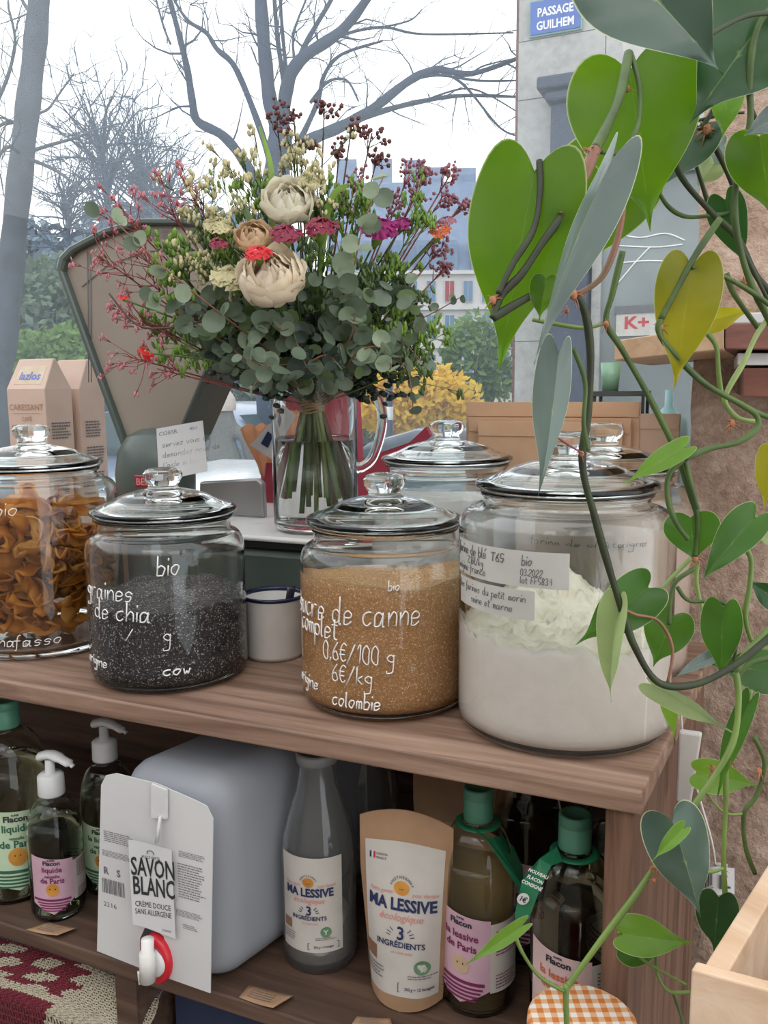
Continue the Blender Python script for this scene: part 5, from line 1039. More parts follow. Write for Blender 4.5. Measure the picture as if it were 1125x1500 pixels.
LV = [  # base, tip, width px, Y, material, kwargs
    (783, 252, 733, 537, 158, .52, 'leaf_backlit', dict(roll=12, fold=.15, droop=.1)),
    (922, 104, 952, 332, 180, .60, 'leaf_backlit', dict(fold=.1, droop=.2, roll=-5)),
    (895, -70, 1056, 104, 165, .46, 'leaf_grey_sheen', dict(fold=.3, roll=-20, droop=.1)),
    (1128, 15, 1012, 178, 150, .56, 'leaf_dark', dict(fold=.1)),
    (1062, 108, 1003, 165, 60, .62, 'leaf_backlit', dict()),
    (897, 232, 783, 524, 58, .45, 'leaf_silver_sheen', dict(fold=-.9, droop=.16, roll=30)),
    (905, 240, 822, 410, 150, .66, 'leaf_backlit', dict(roll=5)),
    (1022, 185, 952, 288, 85, .66, 'leaf_dark', dict(roll=20)),
    (1112, 200, 1130, 318, 95, .55, 'leaf_backlit', dict(fold=.1)),
    (1150, 168, 1088, 200, 40, .5, 'leaf_silver_sheen', dict(roll=20)),
    (1062, 292, 1092, 388, 52, .62, 'leaf_dark', dict(roll=20)),
    (1013, 392, 988, 568, 92, .56, 'leaf_yellow', dict(fold=.15, droop=.14)),
    (1022, 474, 1105, 452, 36, .60, 'leaf_yellow', dict(roll=20, droop=.05)),
    (818, 520, 791, 724, 54, .47, 'leaf_silver_sheen', dict(fold=-.5, roll=-20, droop=.12)),
    (1002, 656, 914, 709, 34, .56, 'leaf_bright', dict(roll=15)),
    (1012, 758, 1018, 824, 80, .58, 'leaf_green', dict()),
    (1106, 758, 1026, 852, 58, .54, 'leaf_green', dict(roll=18)),
    (948, 862, 846, 942, 78, .56, 'leaf_green', dict(roll=-8)),
    (906, 884, 893, 1026, 42, .54, 'leaf_pale', dict(roll=30, fold=.6)),
    (986, 902, 957, 976, 72, .60, 'leaf_green', dict()),
    (1060, 890, 1056, 994, 60, .57, 'leaf_green', dict(roll=15)),
    (1135, 985, 1040, 972, 70, .62, 'leaf_green', dict()),
    (1050, 960, 985, 994, 20, .58, 'leaf_silver_sheen', dict(roll=30)),
    (976, 1012, 989, 1082, 26, .6, 'leaf_bright', dict()),
    (958, 1004, 1072, 1074, 32, .56, 'leaf_pale', dict(roll=35, fold=.6, droop=-.12)),
    (1097, 1030, 1050, 1168, 32, .57, 'leaf_green', dict(roll=25, droop=.2)),
    (1022, 1132, 1110, 1150, 52, .60, 'leaf_bright', dict(roll=8)),
    (985, 1203, 1025, 1340, 100, .52, 'leaf_grey_sheen', dict(fold=-.3, roll=-10, droop=.2)),
    (1001, 1214, 957, 1260, 24, .51, 'leaf_bright', dict(roll=20)),
    (1052, 1314, 1046, 1394, 66, .57, 'leaf_dark', dict()),
    (912, 1368, 1016, 1382, 62, .54, 'leaf_bright', dict(droop=-.15, roll=-10)),
    (912, 1384, 972, 1396, 58, .56, 'leaf_green', dict(droop=.1)),
    (765, 1356, 680, 1414, 24, .52, 'leaf_bright', dict(roll=15, droop=-.12)),
    (1130, 662, 1119, 745, 40, .58, 'leaf_yellow', dict()),
    (1068, 128, 1058, 204, 44, .64, 'leaf_bright', dict()),
    (1130, 15, 1120, 60, 40, .62, 'leaf_bright', dict()),
    (1140, 800, 1088, 768, 16, .55, 'leaf_pale', dict(roll=20)),
    (1060, 215, 1000, 245, 40, .68, 'leaf_silver_sheen', dict(roll=20)),
    (1046, 240, 1020, 275, 40, .67, 'leaf_pale', dict(roll=10)),
    (1140, 880, 1095, 850, 40, .64, 'leaf_dark', dict()),
    (800, 410, 790, 470, 40, .50, 'leaf_backlit', dict(roll=20)),
]
for b in LV: hleaf(*b[:7], **b[7])
def vine(pts, wpx, Y, m, name='vine_stem', Y2=None, jit=.0):
    n = len(pts); P = [at(x, y, Y + ((Y2 - Y) * i / (n - 1) if Y2 else 0) + jit * sin(i * 1.7)) for i, (x, y) in enumerate(pts)]; P = cat(P, 7); q = MB()
    r = wpx * Y / F / 2; q.tube(P, [r * (1 + .10 * sin(i * .45)) for i in range(len(P))], 10); return q.build(name, m, pd)
VN = [([(722, 466), (760, 443), (800, 425), (838, 430), (857, 458), (865, 520), (862, 600), (853, 680), (872, 760), (893, 835), (910, 890), (930, 948), (965, 1000), (1020, 1002), (1075, 975), (1122, 938), (1160, 900)], 12, .50, 'stem_dark', .56),
      ([(921, 78), (908, 140), (888, 188), (872, 218)], 13, .59, 'stem_green', .53), ([(872, 218), (856, 258), (835, 298), (822, 318)], 16, .53, 'stem_brown', .51), ([(822, 318), (795, 355), (765, 400), (735, 432), (722, 466)], 11, .51, 'stem_dark', .50),
      ([(900, 240), (913, 285), (906, 345), (882, 405), (845, 432)], 9, .50, 'stem_brown', .5), ([(925, 80), (937, 130), (934, 185), (910, 222), (880, 222)], 7, .59, 'stem_green', .56),
      ([(790, 235), (791, 280), (782, 335), (752, 385), (730, 430)], 9, .52, 'stem_dark', .5), ([(912, 368), (897, 430), (888, 472), (910, 510), (950, 580), (985, 650), (1008, 715), (1022, 760), (1018, 815)], 9, .56, 'stem_green', .58),
      ([(1160, 0), (1122, 20), (1104, 60), (1098, 120), (1099, 180), (1085, 240), (1076, 290), (1080, 345), (1098, 410), (1122, 460), (1150, 520)], 10, .55, 'stem_green', .57),
      ([(1150, 20), (1100, 22), (1050, 45), (1012, 72)], 6, .54, 'stem_dark', .5), ([(980, 212), (1000, 262), (1042, 311), (1082, 351), (1107, 402), (1130, 430)], 9, .62, 'stem_dark', .6),
      ([(966, 215), (958, 258), (975, 298), (1003, 317), (1040, 316)], 6, .62, 'stem_green', .62), ([(1055, 320), (1015, 380), (968, 468)], 9, .56, 'stem_green', .56),
      ([(968, 468), (965, 485), (980, 510), (1030, 560), (1085, 592), (1108, 608), (1108, 628), (1080, 648), (1040, 657), (1003, 672)], 9, .56, 'stem_green', .56),
      ([(1085, 592), (1110, 605), (1150, 620)], 8, .56, 'stem_green'), ([(1013, 392), (1040, 396), (1085, 418), (1125, 445), (1150, 470)], 7, .56, 'stem_green'), ([(1150, 440), (1112, 485), (1090, 530), (1068, 568), (1062, 590), (1080, 612), (1108, 618)], 8, .57, 'stem_pale'),
      ([(1024, 478), (1048, 505), (1053, 550), (1058, 585), (1068, 600)], 7, .58, 'stem_lime'), ([(1003, 672), (980, 695), (978, 730), (990, 765), (1008, 790)], 8, .57, 'stem_green'), ([(1003, 672), (1015, 720), (1022, 745)], 7, .57, 'stem_green'),
      ([(1022, 822), (1020, 855), (1032, 905), (1045, 950), (1052, 975)], 7, .6, 'stem_pale'), ([(1012, 818), (985, 845), (962, 868), (948, 862)], 6, .57, 'stem_lime'), ([(1018, 832), (990, 852), (982, 880), (980, 915)], 7, .58, 'stem_green'), ([(992, 860), (1010, 880), (1050, 880), (1062, 885)], 6, .58, 'stem_green'),
      ([(1150, 745), (1120, 758), (1106, 758)], 6, .55, 'stem_pale'), ([(1088, 795), (1100, 820), (1098, 860), (1092, 905), (1105, 945), (1125, 950)], 8, .57, 'stem_lime'), ([(1100, 860), (1085, 915), (1072, 985)], 5, .59, 'stem_dark'),
      ([(1078, 985), (1082, 1020), (1078, 1070), (1062, 1112), (1020, 1175), (975, 1245), (930, 1312), (880, 1378), (835, 1440), (829, 1452), (831, 1520)], 10, .56, 'stem_lime', .53), ([(1100, 1010), (1085, 1065), (1065, 1115), (1063, 1180), (1060, 1262), (1064, 1340)], 8, .58, 'stem_lime', .57),
      ([(1102, 1030), (1075, 1105)], 9, .575, 'stem_green'), ([(1105, 1080), (1120, 1118), (1108, 1165), (1090, 1192), (1092, 1240), (1106, 1280)], 7, .6, 'stem_green'), ([(1090, 1192), (1060, 1190), (1030, 1155)], 4, .6, 'stem_lime'),
      ([(1060, 1272), (1035, 1277), (1010, 1255), (995, 1222)], 5, .55, 'stem_lime'), ([(752, 1362), (765, 1395), (790, 1430), (826, 1452)], 6, .53, 'stem_lime'), ([(905, 1365), (940, 1405), (1005, 1442)], 5, .55, 'stem_lime'), ([(962, 1385), (962, 1425), (980, 1452), (1012, 1453)], 6, .56, 'stem_lime'),
      ([(985, 1452), (998, 1490), (1005, 1520)], 5, .57, 'stem_green'), ([(905, 888), (930, 900), (965, 910), (985, 950), (978, 1000)], 5, .55, 'stem_brown'), ([(1155, 960), (1110, 968), (1085, 985), (1078, 1000)], 8, .6, 'stem_green'), ([(1075, 980), (1125, 925), (1150, 900)], 13, .56, 'stem_lime'),
      ([(1026, 196), (1018, 230), (1030, 275), (1042, 311)], 6, .66, 'stem_dark'), ([(1024, 190), (1042, 165), (1055, 130), (1050, 110)], 7, .65, 'stem_dark'), ([(1035, 190), (1060, 240), (1075, 275)], 8, .65, 'stem_dark'), ([(1097, 150), (1110, 180), (1125, 215), (1110, 240)], 5, .6, 'stem_dark'),
      ([(1040, 316), (1065, 312), (1080, 300)], 6, .62, 'stem_green'), ([(1000, 182), (1060, 168), (1090, 165)], 4, .65, 'stem_dark'), ([(780, 468), (850, 480), (885, 474)], 6, .6, 'stem_lime'), ([(840, 510), (857, 560), (855, 620), (862, 660)], 7, .49, 'stem_green'), ([(815, 640), (838, 655), (852, 663)], 3, .49, 'stem_red'),
      ([(1085, 360), (1105, 400), (1125, 440)], 6, .58, 'stem_dark'), ([(1064, 400), (1075, 430), (1110, 480)], 8, .58, 'stem_green')]
for a in VN: vine(a[0], a[1], a[2], a[3], Y2=a[4] if len(a) > 4 else None)
rn = random.Random(11)
for (x, y, Y, rpx, n_) in ((865, 222, .53, 9, 14), (722, 440, .5, 9, 10), (840, 432, .495, 10, 14), (1035, 190, .65, 11, 14), (852, 665, .5, 6, 6), (1018, 818, .58, 9, 8), (1070, 1110, .57, 10, 12), (1045, 1127, .575, 9, 10), (1112, 1130, .6, 8, 8), (962, 1270, .54, 9, 10), (958, 1290, .54, 6, 6), (1072, 620, .57, 9, 10), (1060, 1276, .575, 6, 6), (968, 480, .56, 8, 8), (1090, 412, .575, 7, 8), (830, 455, .53, 6, 6), (888, 475, .56, 7, 8), (919, 130, .585, 7, 5)):
    q = MB(); p = at(x, y, Y); r = rpx * Y / F; q.blob(p, r * .6, 8, (1, 1, 1.3))
    for k in range(n_):
        d_ = V((rn.gauss(0, 1), rn.gauss(0, .6), rn.gauss(0, 1))).normalized(); q.tube([p, p + d_ * r * 1.0, p + d_ * r * 1.7 + V((0, 0, -r * .4))], [r * .14, r * .1, r * .04], 4)
    q.build('node', 'node_brown', pd)
# ================================================================== OUTSIDE
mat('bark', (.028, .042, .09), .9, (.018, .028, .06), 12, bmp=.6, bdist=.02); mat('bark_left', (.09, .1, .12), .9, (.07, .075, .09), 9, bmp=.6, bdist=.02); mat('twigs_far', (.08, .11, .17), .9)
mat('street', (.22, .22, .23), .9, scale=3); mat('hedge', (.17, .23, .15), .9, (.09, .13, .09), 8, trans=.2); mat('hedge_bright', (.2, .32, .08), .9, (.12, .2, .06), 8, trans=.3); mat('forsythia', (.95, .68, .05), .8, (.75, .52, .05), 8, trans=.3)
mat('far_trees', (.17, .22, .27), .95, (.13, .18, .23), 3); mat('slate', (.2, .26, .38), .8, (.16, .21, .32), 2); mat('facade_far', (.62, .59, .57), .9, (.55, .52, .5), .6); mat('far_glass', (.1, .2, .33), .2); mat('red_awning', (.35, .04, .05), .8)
mat('col_blue', (.035, .05, .09), .5, (.022, .032, .06), 20); mat('sign_blue', (.05, .12, .42), .35); mat('sign_green', (.2, .35, .3), .5); mat('shop_glass', (.24, .27, .27), .15, (.16, .18, .18), 1.5); mat('shop_dark', (.13, .13, .14), .4)
mat('car_white', (.75, .77, .8), .2); mat('car_dark', (.06, .08, .11), .2); mat('car_blue', (.25, .32, .45), .2); mat('car_glass', (.05, .09, .1), .05); mat('tyre', (.02, .02, .02), .8)
mat('knit', (.2, .195, .18), .95, (.13, .125, .12), 200); mat('beanie', (.62, .52, .47), .95); mat('skin', (.55, .36, .28), .6)
ZG = -1.30
tag(MB().prism([V(p) for p in ((-120, 1.9, ZG - .1), (120, 1.9, ZG - .1), (120, 130, ZG - .1), (-120, 130, ZG - .1))], [V(p) for p in ((-120, 1.9, ZG), (120, 1.9, ZG), (120, 130, ZG), (-120, 130, ZG))]).build('street', 'street'), kind='structure')
# bare trees: traced limbs plus random twigs
def twigs(q, P, r, rr, n, ln, Yj, depth=2):
    for k in range(n):
        i = rr.randrange(max(1, len(P) // 4), len(P)); p = P[i]; d_ = (P[min(i + 1, len(P) - 1)] - P[max(0, i - 1)]).normalized()
        d_ = (d_ + V((rr.gauss(0, .8), rr.gauss(0, .6), rr.gauss(.15, .8)))).normalized(); pts = [p]
        for s in range(4): d_ = (d_ + V((rr.gauss(0, .25), rr.gauss(0, .2), rr.gauss(.04, .25)))).normalized(); pts.append(pts[-1] + d_ * ln / 4)
        q.tube(pts, [r, r * .8, r * .6, r * .4, r * .2], 4, False)
        if depth > 1: twigs(q, pts, r * .5, rr, 2, ln * .5, Yj, depth - 1)
def tree(label, Y, limbs, trunk_m, seed, nt_, tl, tr_=.012):
    base = at(*limbs[0][0][0][:2], Y); t = thing('bare_tree', label, 'tree', V((base.x, base.y, ZG)), 'bare street trees outside'); rr = random.Random(seed)
    for i, (pts, w0, w1) in enumerate(limbs):
        P = [at(x, y, Y + (.12 * Y * sin(i * 2.1 + 1) * j / len(pts) if i else 0)) for j, (x, y) in enumerate(pts)]
        if i == 0: P = [V((P[0].x, P[0].y, ZG - .05))] + P
        P = cat(P, 6); n = len(P); q = MB(); w0 *= .72; w1 *= .72; q.tube(P, [(w0 + (w1 - w0) * j / n) * Y / F / 2 * (1 + .06 * sin(j * 1.3)) for j in range(n)], 10 if w0 > 12 else 6)
        if i: twigs(q, P, min(tr_, w1 * Y / F * .3), rr, int(nt_ * (1 if len(pts) > 3 else .5)), tl, Y)
        q.build('trunk' if i == 0 else 'branch', trunk_m, t)
    return t
tree('large bare tree with forked blue-grey limbs outside, mid window', 9, [([(398, 560), (398, 400), (402, 300), (408, 230), (412, 190)], 66, 46), ([(410, 200), (396, 150), (388, 80), (382, 0), (380, -60)], 30, 22), ([(412, 200), (420, 130), (440, 88), (500, 45), (540, -5), (560, -40)], 30, 10), ([(425, 115), (450, 60), (485, 0), (500, -30)], 12, 6),
     ([(416, 120), (407, 60), (402, 0), (400, -40)], 11, 6), ([(420, 110), (414, 50), (410, -10)], 8, 5), ([(432, 95), (430, 50), (448, 0)], 6, 4), ([(400, 250), (378, 180), (345, 100), (318, 72), (302, 48), (275, 30), (255, 0)], 16, 5), ([(388, 290), (360, 240), (328, 200), (290, 178), (282, 150), (275, 105), (262, 50), (246, -10)], 22, 8), ([(280, 118), (268, 100), (259, 88)], 6, 3), ([(250, 65), (240, 40), (226, -10)], 5, 4),
     ([(418, 230), (455, 205), (500, 185), (545, 160), (600, 118), (640, 102), (690, 108), (760, 85)], 26, 6), ([(500, 185), (560, 163), (620, 148), (680, 140), (760, 142)], 14, 5), ([(440, 205), (465, 150), (475, 110), (500, 80), (560, 60)], 12, 4), ([(455, 150), (480, 120), (508, 118), (525, 148)], 7, 3), ([(450, 80), (500, 52), (560, 40), (620, 50), (752, 48)], 8, 3), ([(640, 102), (680, 125), (730, 185), (760, 200)], 6, 3), ([(600, 118), (640, 110), (700, 118), (756, 118)], 7, 3), ([(620, 148), (690, 130), (760, 165)], 5, 2), ([(690, 108), (710, 96), (760, 84)], 4, 2), ([(560, 40), (600, 30), (618, 14)], 4, 2)], 'bark', 10, 10, .5)
tree('pale-barked leaning tree trunk outside at the left edge', 6, [([(-8, 620), (8, 480), (22, 330), (38, 180), (52, 60), (62, -60)], 58, 38), ([(44, 222), (75, 212), (110, 202), (140, 190), (178, 180)], 8, 3), ([(40, 232), (75, 246), (100, 262), (130, 285)], 9, 3), ([(50, 168), (70, 160), (85, 140), (108, 108)], 6, 3), ([(34, 190), (15, 178), (-10, 190)], 8, 6), ([(36, 230), (12, 215), (-10, 240)], 8, 6), ([(55, 30), (38, 10), (22, -20)], 8, 6), ([(-5, 150), (12, 110), (22, 60), (12, 10)], 8, 4)], 'bark_left', 9, 14, .4, .008)
for i, (x, y0, y1, Y, sd) in enumerate(((205, 420, 250, 20, 1), (150, 420, 215, 18, 2), (235, 400, 300, 22, 3), (95, 430, 290, 24, 4))):
    b_ = at(x, y0, Y); t = thing('bare_tree', ('thin twiggy bare tree far behind the scale fan', 'twiggy bare tree beyond the leaning trunk', 'small twiggy tree at the roofline behind the bouquet', 'short twiggy tree far off beside the trunk')[i], 'tree', V((b_.x, b_.y, ZG)), 'bare street trees outside'); rr = random.Random(sd)
    q = MB(); tp = at(x, y1, Y); P = cat([V((b_.x, b_.y, ZG - .05)), b_, b_.lerp(tp, .5) + V((.1, 0, 0)), tp], 6); q.tube(P, [.14 * (1 - .8 * j / len(P)) for j in range(len(P))], 7); q.build('trunk', 'twigs_far', t)
    q = MB(); twigs(q, P[10:], .028, rr, 60, 1.6, Y, 3); q.build('twigs', 'twigs_far', t)
# leafy masses
def bush(name, label, cat_, x, y, Y, rx, ry, m, n=800, ls=.05, seed=0, zb=None):
    c_ = at(x, y, Y); rr = random.Random(seed); q = MB(); wx, wz = rx * Y / F, ry * Y / F
    for k in range(n):
        a = rr.uniform(0, 2 * pi); e = rr.uniform(-1, 1); r = rr.uniform(.55, 1.05) * (1 + .18 * sin(a * 3 + seed)); s_ = sqrt(1 - e * e)
        p = c_ + V((wx * r * s_ * cos(a), wx * .6 * r * s_ * sin(a), wz * r * e * (1.0 if e > 0 else 1.0)))
        s = ls * rr.uniform(.6, 1.3); u = V((rr.gauss(0, 1), rr.gauss(0, 1), rr.gauss(0, 1))).normalized() * s; v = u.orthogonal().normalized() * s * .6
        q.add([p - u, p + v, p + u, p - v], [(0, 1, 2, 3)], False)
    t = thing(name, label, cat_, V((c_.x, c_.y, ZG))); ff = q.build('foliage', m, t); ff['kind'] = 'stuff'
    q = MB(); q.tube([V((c_.x, c_.y, ZG)), c_], .03 * Y / 6, 6); q.build('trunk', 'bark', t)
bush('forsythia_bush', 'yellow flowering forsythia bush across the street', 'bush', 598, 588, 12, 92, 50, 'forsythia', 3400, .07, 1)
bush('green_shrub', 'green shrub to the right of the yellow bush', 'bush', 700, 535, 15, 62, 70, 'hedge_bright', 1800, .08, 2)
bush('green_shrub', 'dark green shrub low behind the yellow bush', 'bush', 620, 640, 14, 130, 30, 'hedge', 1500, .08, 3)
bush('green_shrub', 'green bushes beyond parked cars left of the jug', 'bush', 340, 590, 14, 90, 70, 'hedge', 2600, .08, 4)
bush('green_shrub', 'bright green bush behind the paper bags', 'bush', 95, 520, 12, 75, 40, 'hedge_bright', 1600, .06, 5)
bush('green_shrub', 'grey-green tall shrubs filling the left side of the window', 'bush', 90, 480, 18, 150, 90, 'hedge', 3600, .11, 6)
bush('green_shrub', 'green shrubs behind the bouquet stems', 'bush', 480, 560, 16, 110, 60, 'hedge', 2200, .09, 7)
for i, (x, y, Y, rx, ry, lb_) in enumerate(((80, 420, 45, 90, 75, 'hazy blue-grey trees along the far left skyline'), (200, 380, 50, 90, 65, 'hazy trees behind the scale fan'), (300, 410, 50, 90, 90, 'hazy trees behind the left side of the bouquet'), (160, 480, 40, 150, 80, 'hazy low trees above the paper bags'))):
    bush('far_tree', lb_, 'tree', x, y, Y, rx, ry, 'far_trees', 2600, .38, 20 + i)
# Haussmann block across the street
hb = thing('apartment_building', 'distant cream apartment building with blue slate roof', 'building', at(660, 560, 60)); YB = 60
def fp(x, y, dy=0): return at(x, y, YB + dy)
zr = at(600, 400, YB).z; xL, xR = fp(480, 500).x, fp(800, 500).x
MB().prism([V((xL, YB, ZG)), V((xR, YB, ZG)), V((xR, YB + 10, ZG)), V((xL, YB + 10, ZG))], [V((xL, YB, zr)), V((xR, YB, zr)), V((xR, YB + 10, zr)), V((xL, YB + 10, zr))]).build('wall', 'facade_far', hb)
zt = at(650, 250, YB).z; MB().prism([V((xL, YB - .1, zr)), V((xR, YB - .1, zr)), V((xR, YB + 10, zr)), V((xL, YB + 10, zr))], [V((xL, YB + 3.2, zt)), V((xR, YB + 3.2, zt)), V((xR, YB + 8, zt)), V((xL, YB + 8, zt))]).build('roof', 'slate', hb)
for y_ in (400, 452, 508, 570): z = at(600, y_, YB).z; q = MB(); q.box((xL, YB - .35, z - .12), (xR, YB - .001, z + .12)); q.build('cornice', 'facade_far', hb)
for (yt, yb_) in ((412, 442), (462, 496), (520, 556)):
    for x_ in range(490, 790, 27):
        a, b = at(x_, yt, YB), at(x_ + 13, yb_, YB); q = MB(); q.box((a.x - .05, YB - .12, b.z - .05), (b.x + .05, YB - .002, a.z + .05)); wn = q.build('window', 'facade_far', hb)
        for k_ in (0, 1):
            xm = a.x + (b.x - a.x) * (k_ * .54); q = MB(); q.box((xm, YB - .15, b.z), (xm + (b.x - a.x) * .46, YB - .121, a.z)); q.build('pane', 'red_awning' if (x_ == 652 and yt == 412) else 'far_glass', wn)
for x_ in (500, 540, 580, 620, 660, 700, 740):
    a = at(x_, 340, YB - .2); q = MB(); q.box((a.x - .45, YB - .2, zr), (a.x + .45, YB + 2.2, zr + 2.1)); dn = q.build('dormer', 'slate', hb)
    q = MB(); q.box((a.x - .3, YB - .24, zr + .3), (a.x + .3, YB - .201, zr + 1.8)); q.build('pane', 'far_glass', dn)
for x_ in (505, 560, 610, 640, 690, 735): a = at(x_, 255, YB); q = MB(); q.box((a.x - .7, YB + 3.6, zt - .2), (a.x + .7, YB + 4.4, zt + 1.4 + .4 * sin(x_))); q.build('chimney', 'slate', hb)
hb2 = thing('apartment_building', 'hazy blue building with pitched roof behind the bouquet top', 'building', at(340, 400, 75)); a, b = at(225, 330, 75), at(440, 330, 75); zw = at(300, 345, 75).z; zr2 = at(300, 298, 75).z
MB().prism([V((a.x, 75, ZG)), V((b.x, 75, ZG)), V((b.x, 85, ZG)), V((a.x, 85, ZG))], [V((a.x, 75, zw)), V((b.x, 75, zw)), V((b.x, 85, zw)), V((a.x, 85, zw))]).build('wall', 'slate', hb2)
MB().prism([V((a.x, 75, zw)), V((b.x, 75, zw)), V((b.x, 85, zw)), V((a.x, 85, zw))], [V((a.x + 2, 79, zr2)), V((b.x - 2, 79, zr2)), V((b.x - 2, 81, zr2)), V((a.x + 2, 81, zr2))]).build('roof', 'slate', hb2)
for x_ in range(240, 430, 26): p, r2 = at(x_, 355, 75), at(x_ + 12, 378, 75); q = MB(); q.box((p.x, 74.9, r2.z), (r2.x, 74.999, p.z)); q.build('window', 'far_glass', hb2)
# corner building with street sign
TF = 6.6
cbd = thing('stone_corner_building', 'pale stone corner building carrying the blue street sign', 'building', L(-.2, TF, ZG))
def fl(x, y, t=TF): p = ont(x, y, t); return (p - L(0, t)).dot(dS), p.z
sL = fl(757, 300)[0]; sR = sL + 7
sbox('wall', sL, sR, TF, TF + 3, ZG, 9, 'facade_stone', cbd)
rn = random.Random(2); zz = [ZG] + [fl(780, y)[1] for y in (600, 500, 400, 290, 146, 60, -40)]
for i in range(len(zz) - 1):
    x = sL + .003; k = i % 2
    while x < sL + 1.5:
        w_ = (.42, .7)[k]; k ^= 1; q = sbox('stone_block', x, x + w_ - .008, TF - .012 - rn.uniform(0, .004), TF - .0005, zz[i] + .004, zz[i + 1] - .004, 'facade_stone', cbd); x += w_
s0, z0 = fl(779, 56); s1, z1 = fl(853, -6); s0b = s0
sg = thing('street_sign', 'blue enamel street sign lettered "Passage Guilhem"', 'sign', L(s0, TF, z0))
bev(sbox('border', s0 - .012, s1 + .012, TF - .045, TF - .02, z0 - .012, z1 + .012, 'sign_green', sg), .003); bev(sbox('plate', s0, s1, TF - .055, TF - .0455, z0, z1, 'sign_blue', sg), .003)
mp = planemap(L(s0, TF - .056, z0), dS, V((0, 0, 1))); q = MB(); wS, hS = s1 - s0, z1 - z0
print_text(q, 'PASSAGE', mp, wS * .5, hS * .52, hS * .26, .03, .80, 'c', .002); print_text(q, 'GUILHEM', mp, wS * .5, hS * .12, hS * .26, .03, .80, 'c', .002); q.build('lettering', 'ink_white', sg)
a, b = fl(806, 600)[0], fl(862, 600)[0]; zc1 = fl(830, 160)[1]
bev(sbox('pilaster', a, b, TF - .18, TF - .013, ZG, zc1, 'col_blue', cbd), .01); zc0 = fl(830, 125)[1]
bev(sbox('capital', a - .03, b + .03, TF - .26, TF - .013, zc1 + .001, zc1 + (zc0 - zc1) * .45, 'col_blue', cbd), .02); bev(sbox('capital', a - .09, b + .09, TF - .30, TF - .013, zc1 + (zc0 - zc1) * .46, zc0, 'col_blue', cbd), .02)
g0, g1 = b + .02, b + 3; gz1 = fl(940, 262)[1]
sbox('shop_window', g0, g1, TF - .05, TF - .016, ZG + .5, gz1, 'shop_glass', cbd); sbox('shop_lintel', g0 - .02, g1, TF - .12, TF - .013, gz1 + .001, gz1 + .28, 'shop_dark', cbd)
sbox('shop_mullion', g0 + .0, g0 + .07, TF - .1, TF - .051, ZG + .5, gz1, 'facade_stone', cbd)
q = MB()
for pts in ([(915, 345), (940, 348), (975, 342), (1003, 352)], [(905, 415), (930, 385), (952, 362)], [(910, 385), (950, 382), (1000, 384)], [(905, 360), (960, 362), (1000, 358)]): q.tube(cat([ont(x, y, TF - .055) for x, y in pts], 5), .006, 5)
q.build('white_scribble', 'ink_white', cbd)
u, z = fl(905, 458); u1, z1 = fl(1010, 490); sbox('poster', u, u1, TF - .07, TF - .051, z1, z, 'label_cream', cbd); q = MB(); mp = planemap(L(u, TF - .072, z1), dS, V((0, 0, 1))); print_text(q, 'K+', mp, .06, (z - z1) * .3, (z - z1) * .5, .04, 1.2, 'l', .001); q.build('poster_lettering', 'ink_red', cbd)
u, z = fl(903, 450); u1, z1 = fl(1005, 457); sbox('shop_rail', u, u1, TF - .08, TF - .051, z1, z, 'shop_dark', cbd)
sbox('pipe', sL - .05, sL - .02, TF + .1, TF + .13, ZG, 9, 'red_wood', cbd)
# lamp post
p = at(570, 600, 8); lp = thing('sign_post', 'thin grey metal post in front of the yellow bush', 'post', V((p.x, p.y, ZG))); MB().lathe([(.035, 0), (.035, at(570, 560, 8).z - ZG), (0, at(570, 560, 8).z - ZG)], (p.x, p.y, ZG), 12).build('pole', 'col_blue', lp); q = MB(); q.lathe([(.037, 0), (.037, .12), (.036, .12)], (p.x, p.y, at(570, 615, 8).z), 12); q.build('band', 'white_plastic', lp)
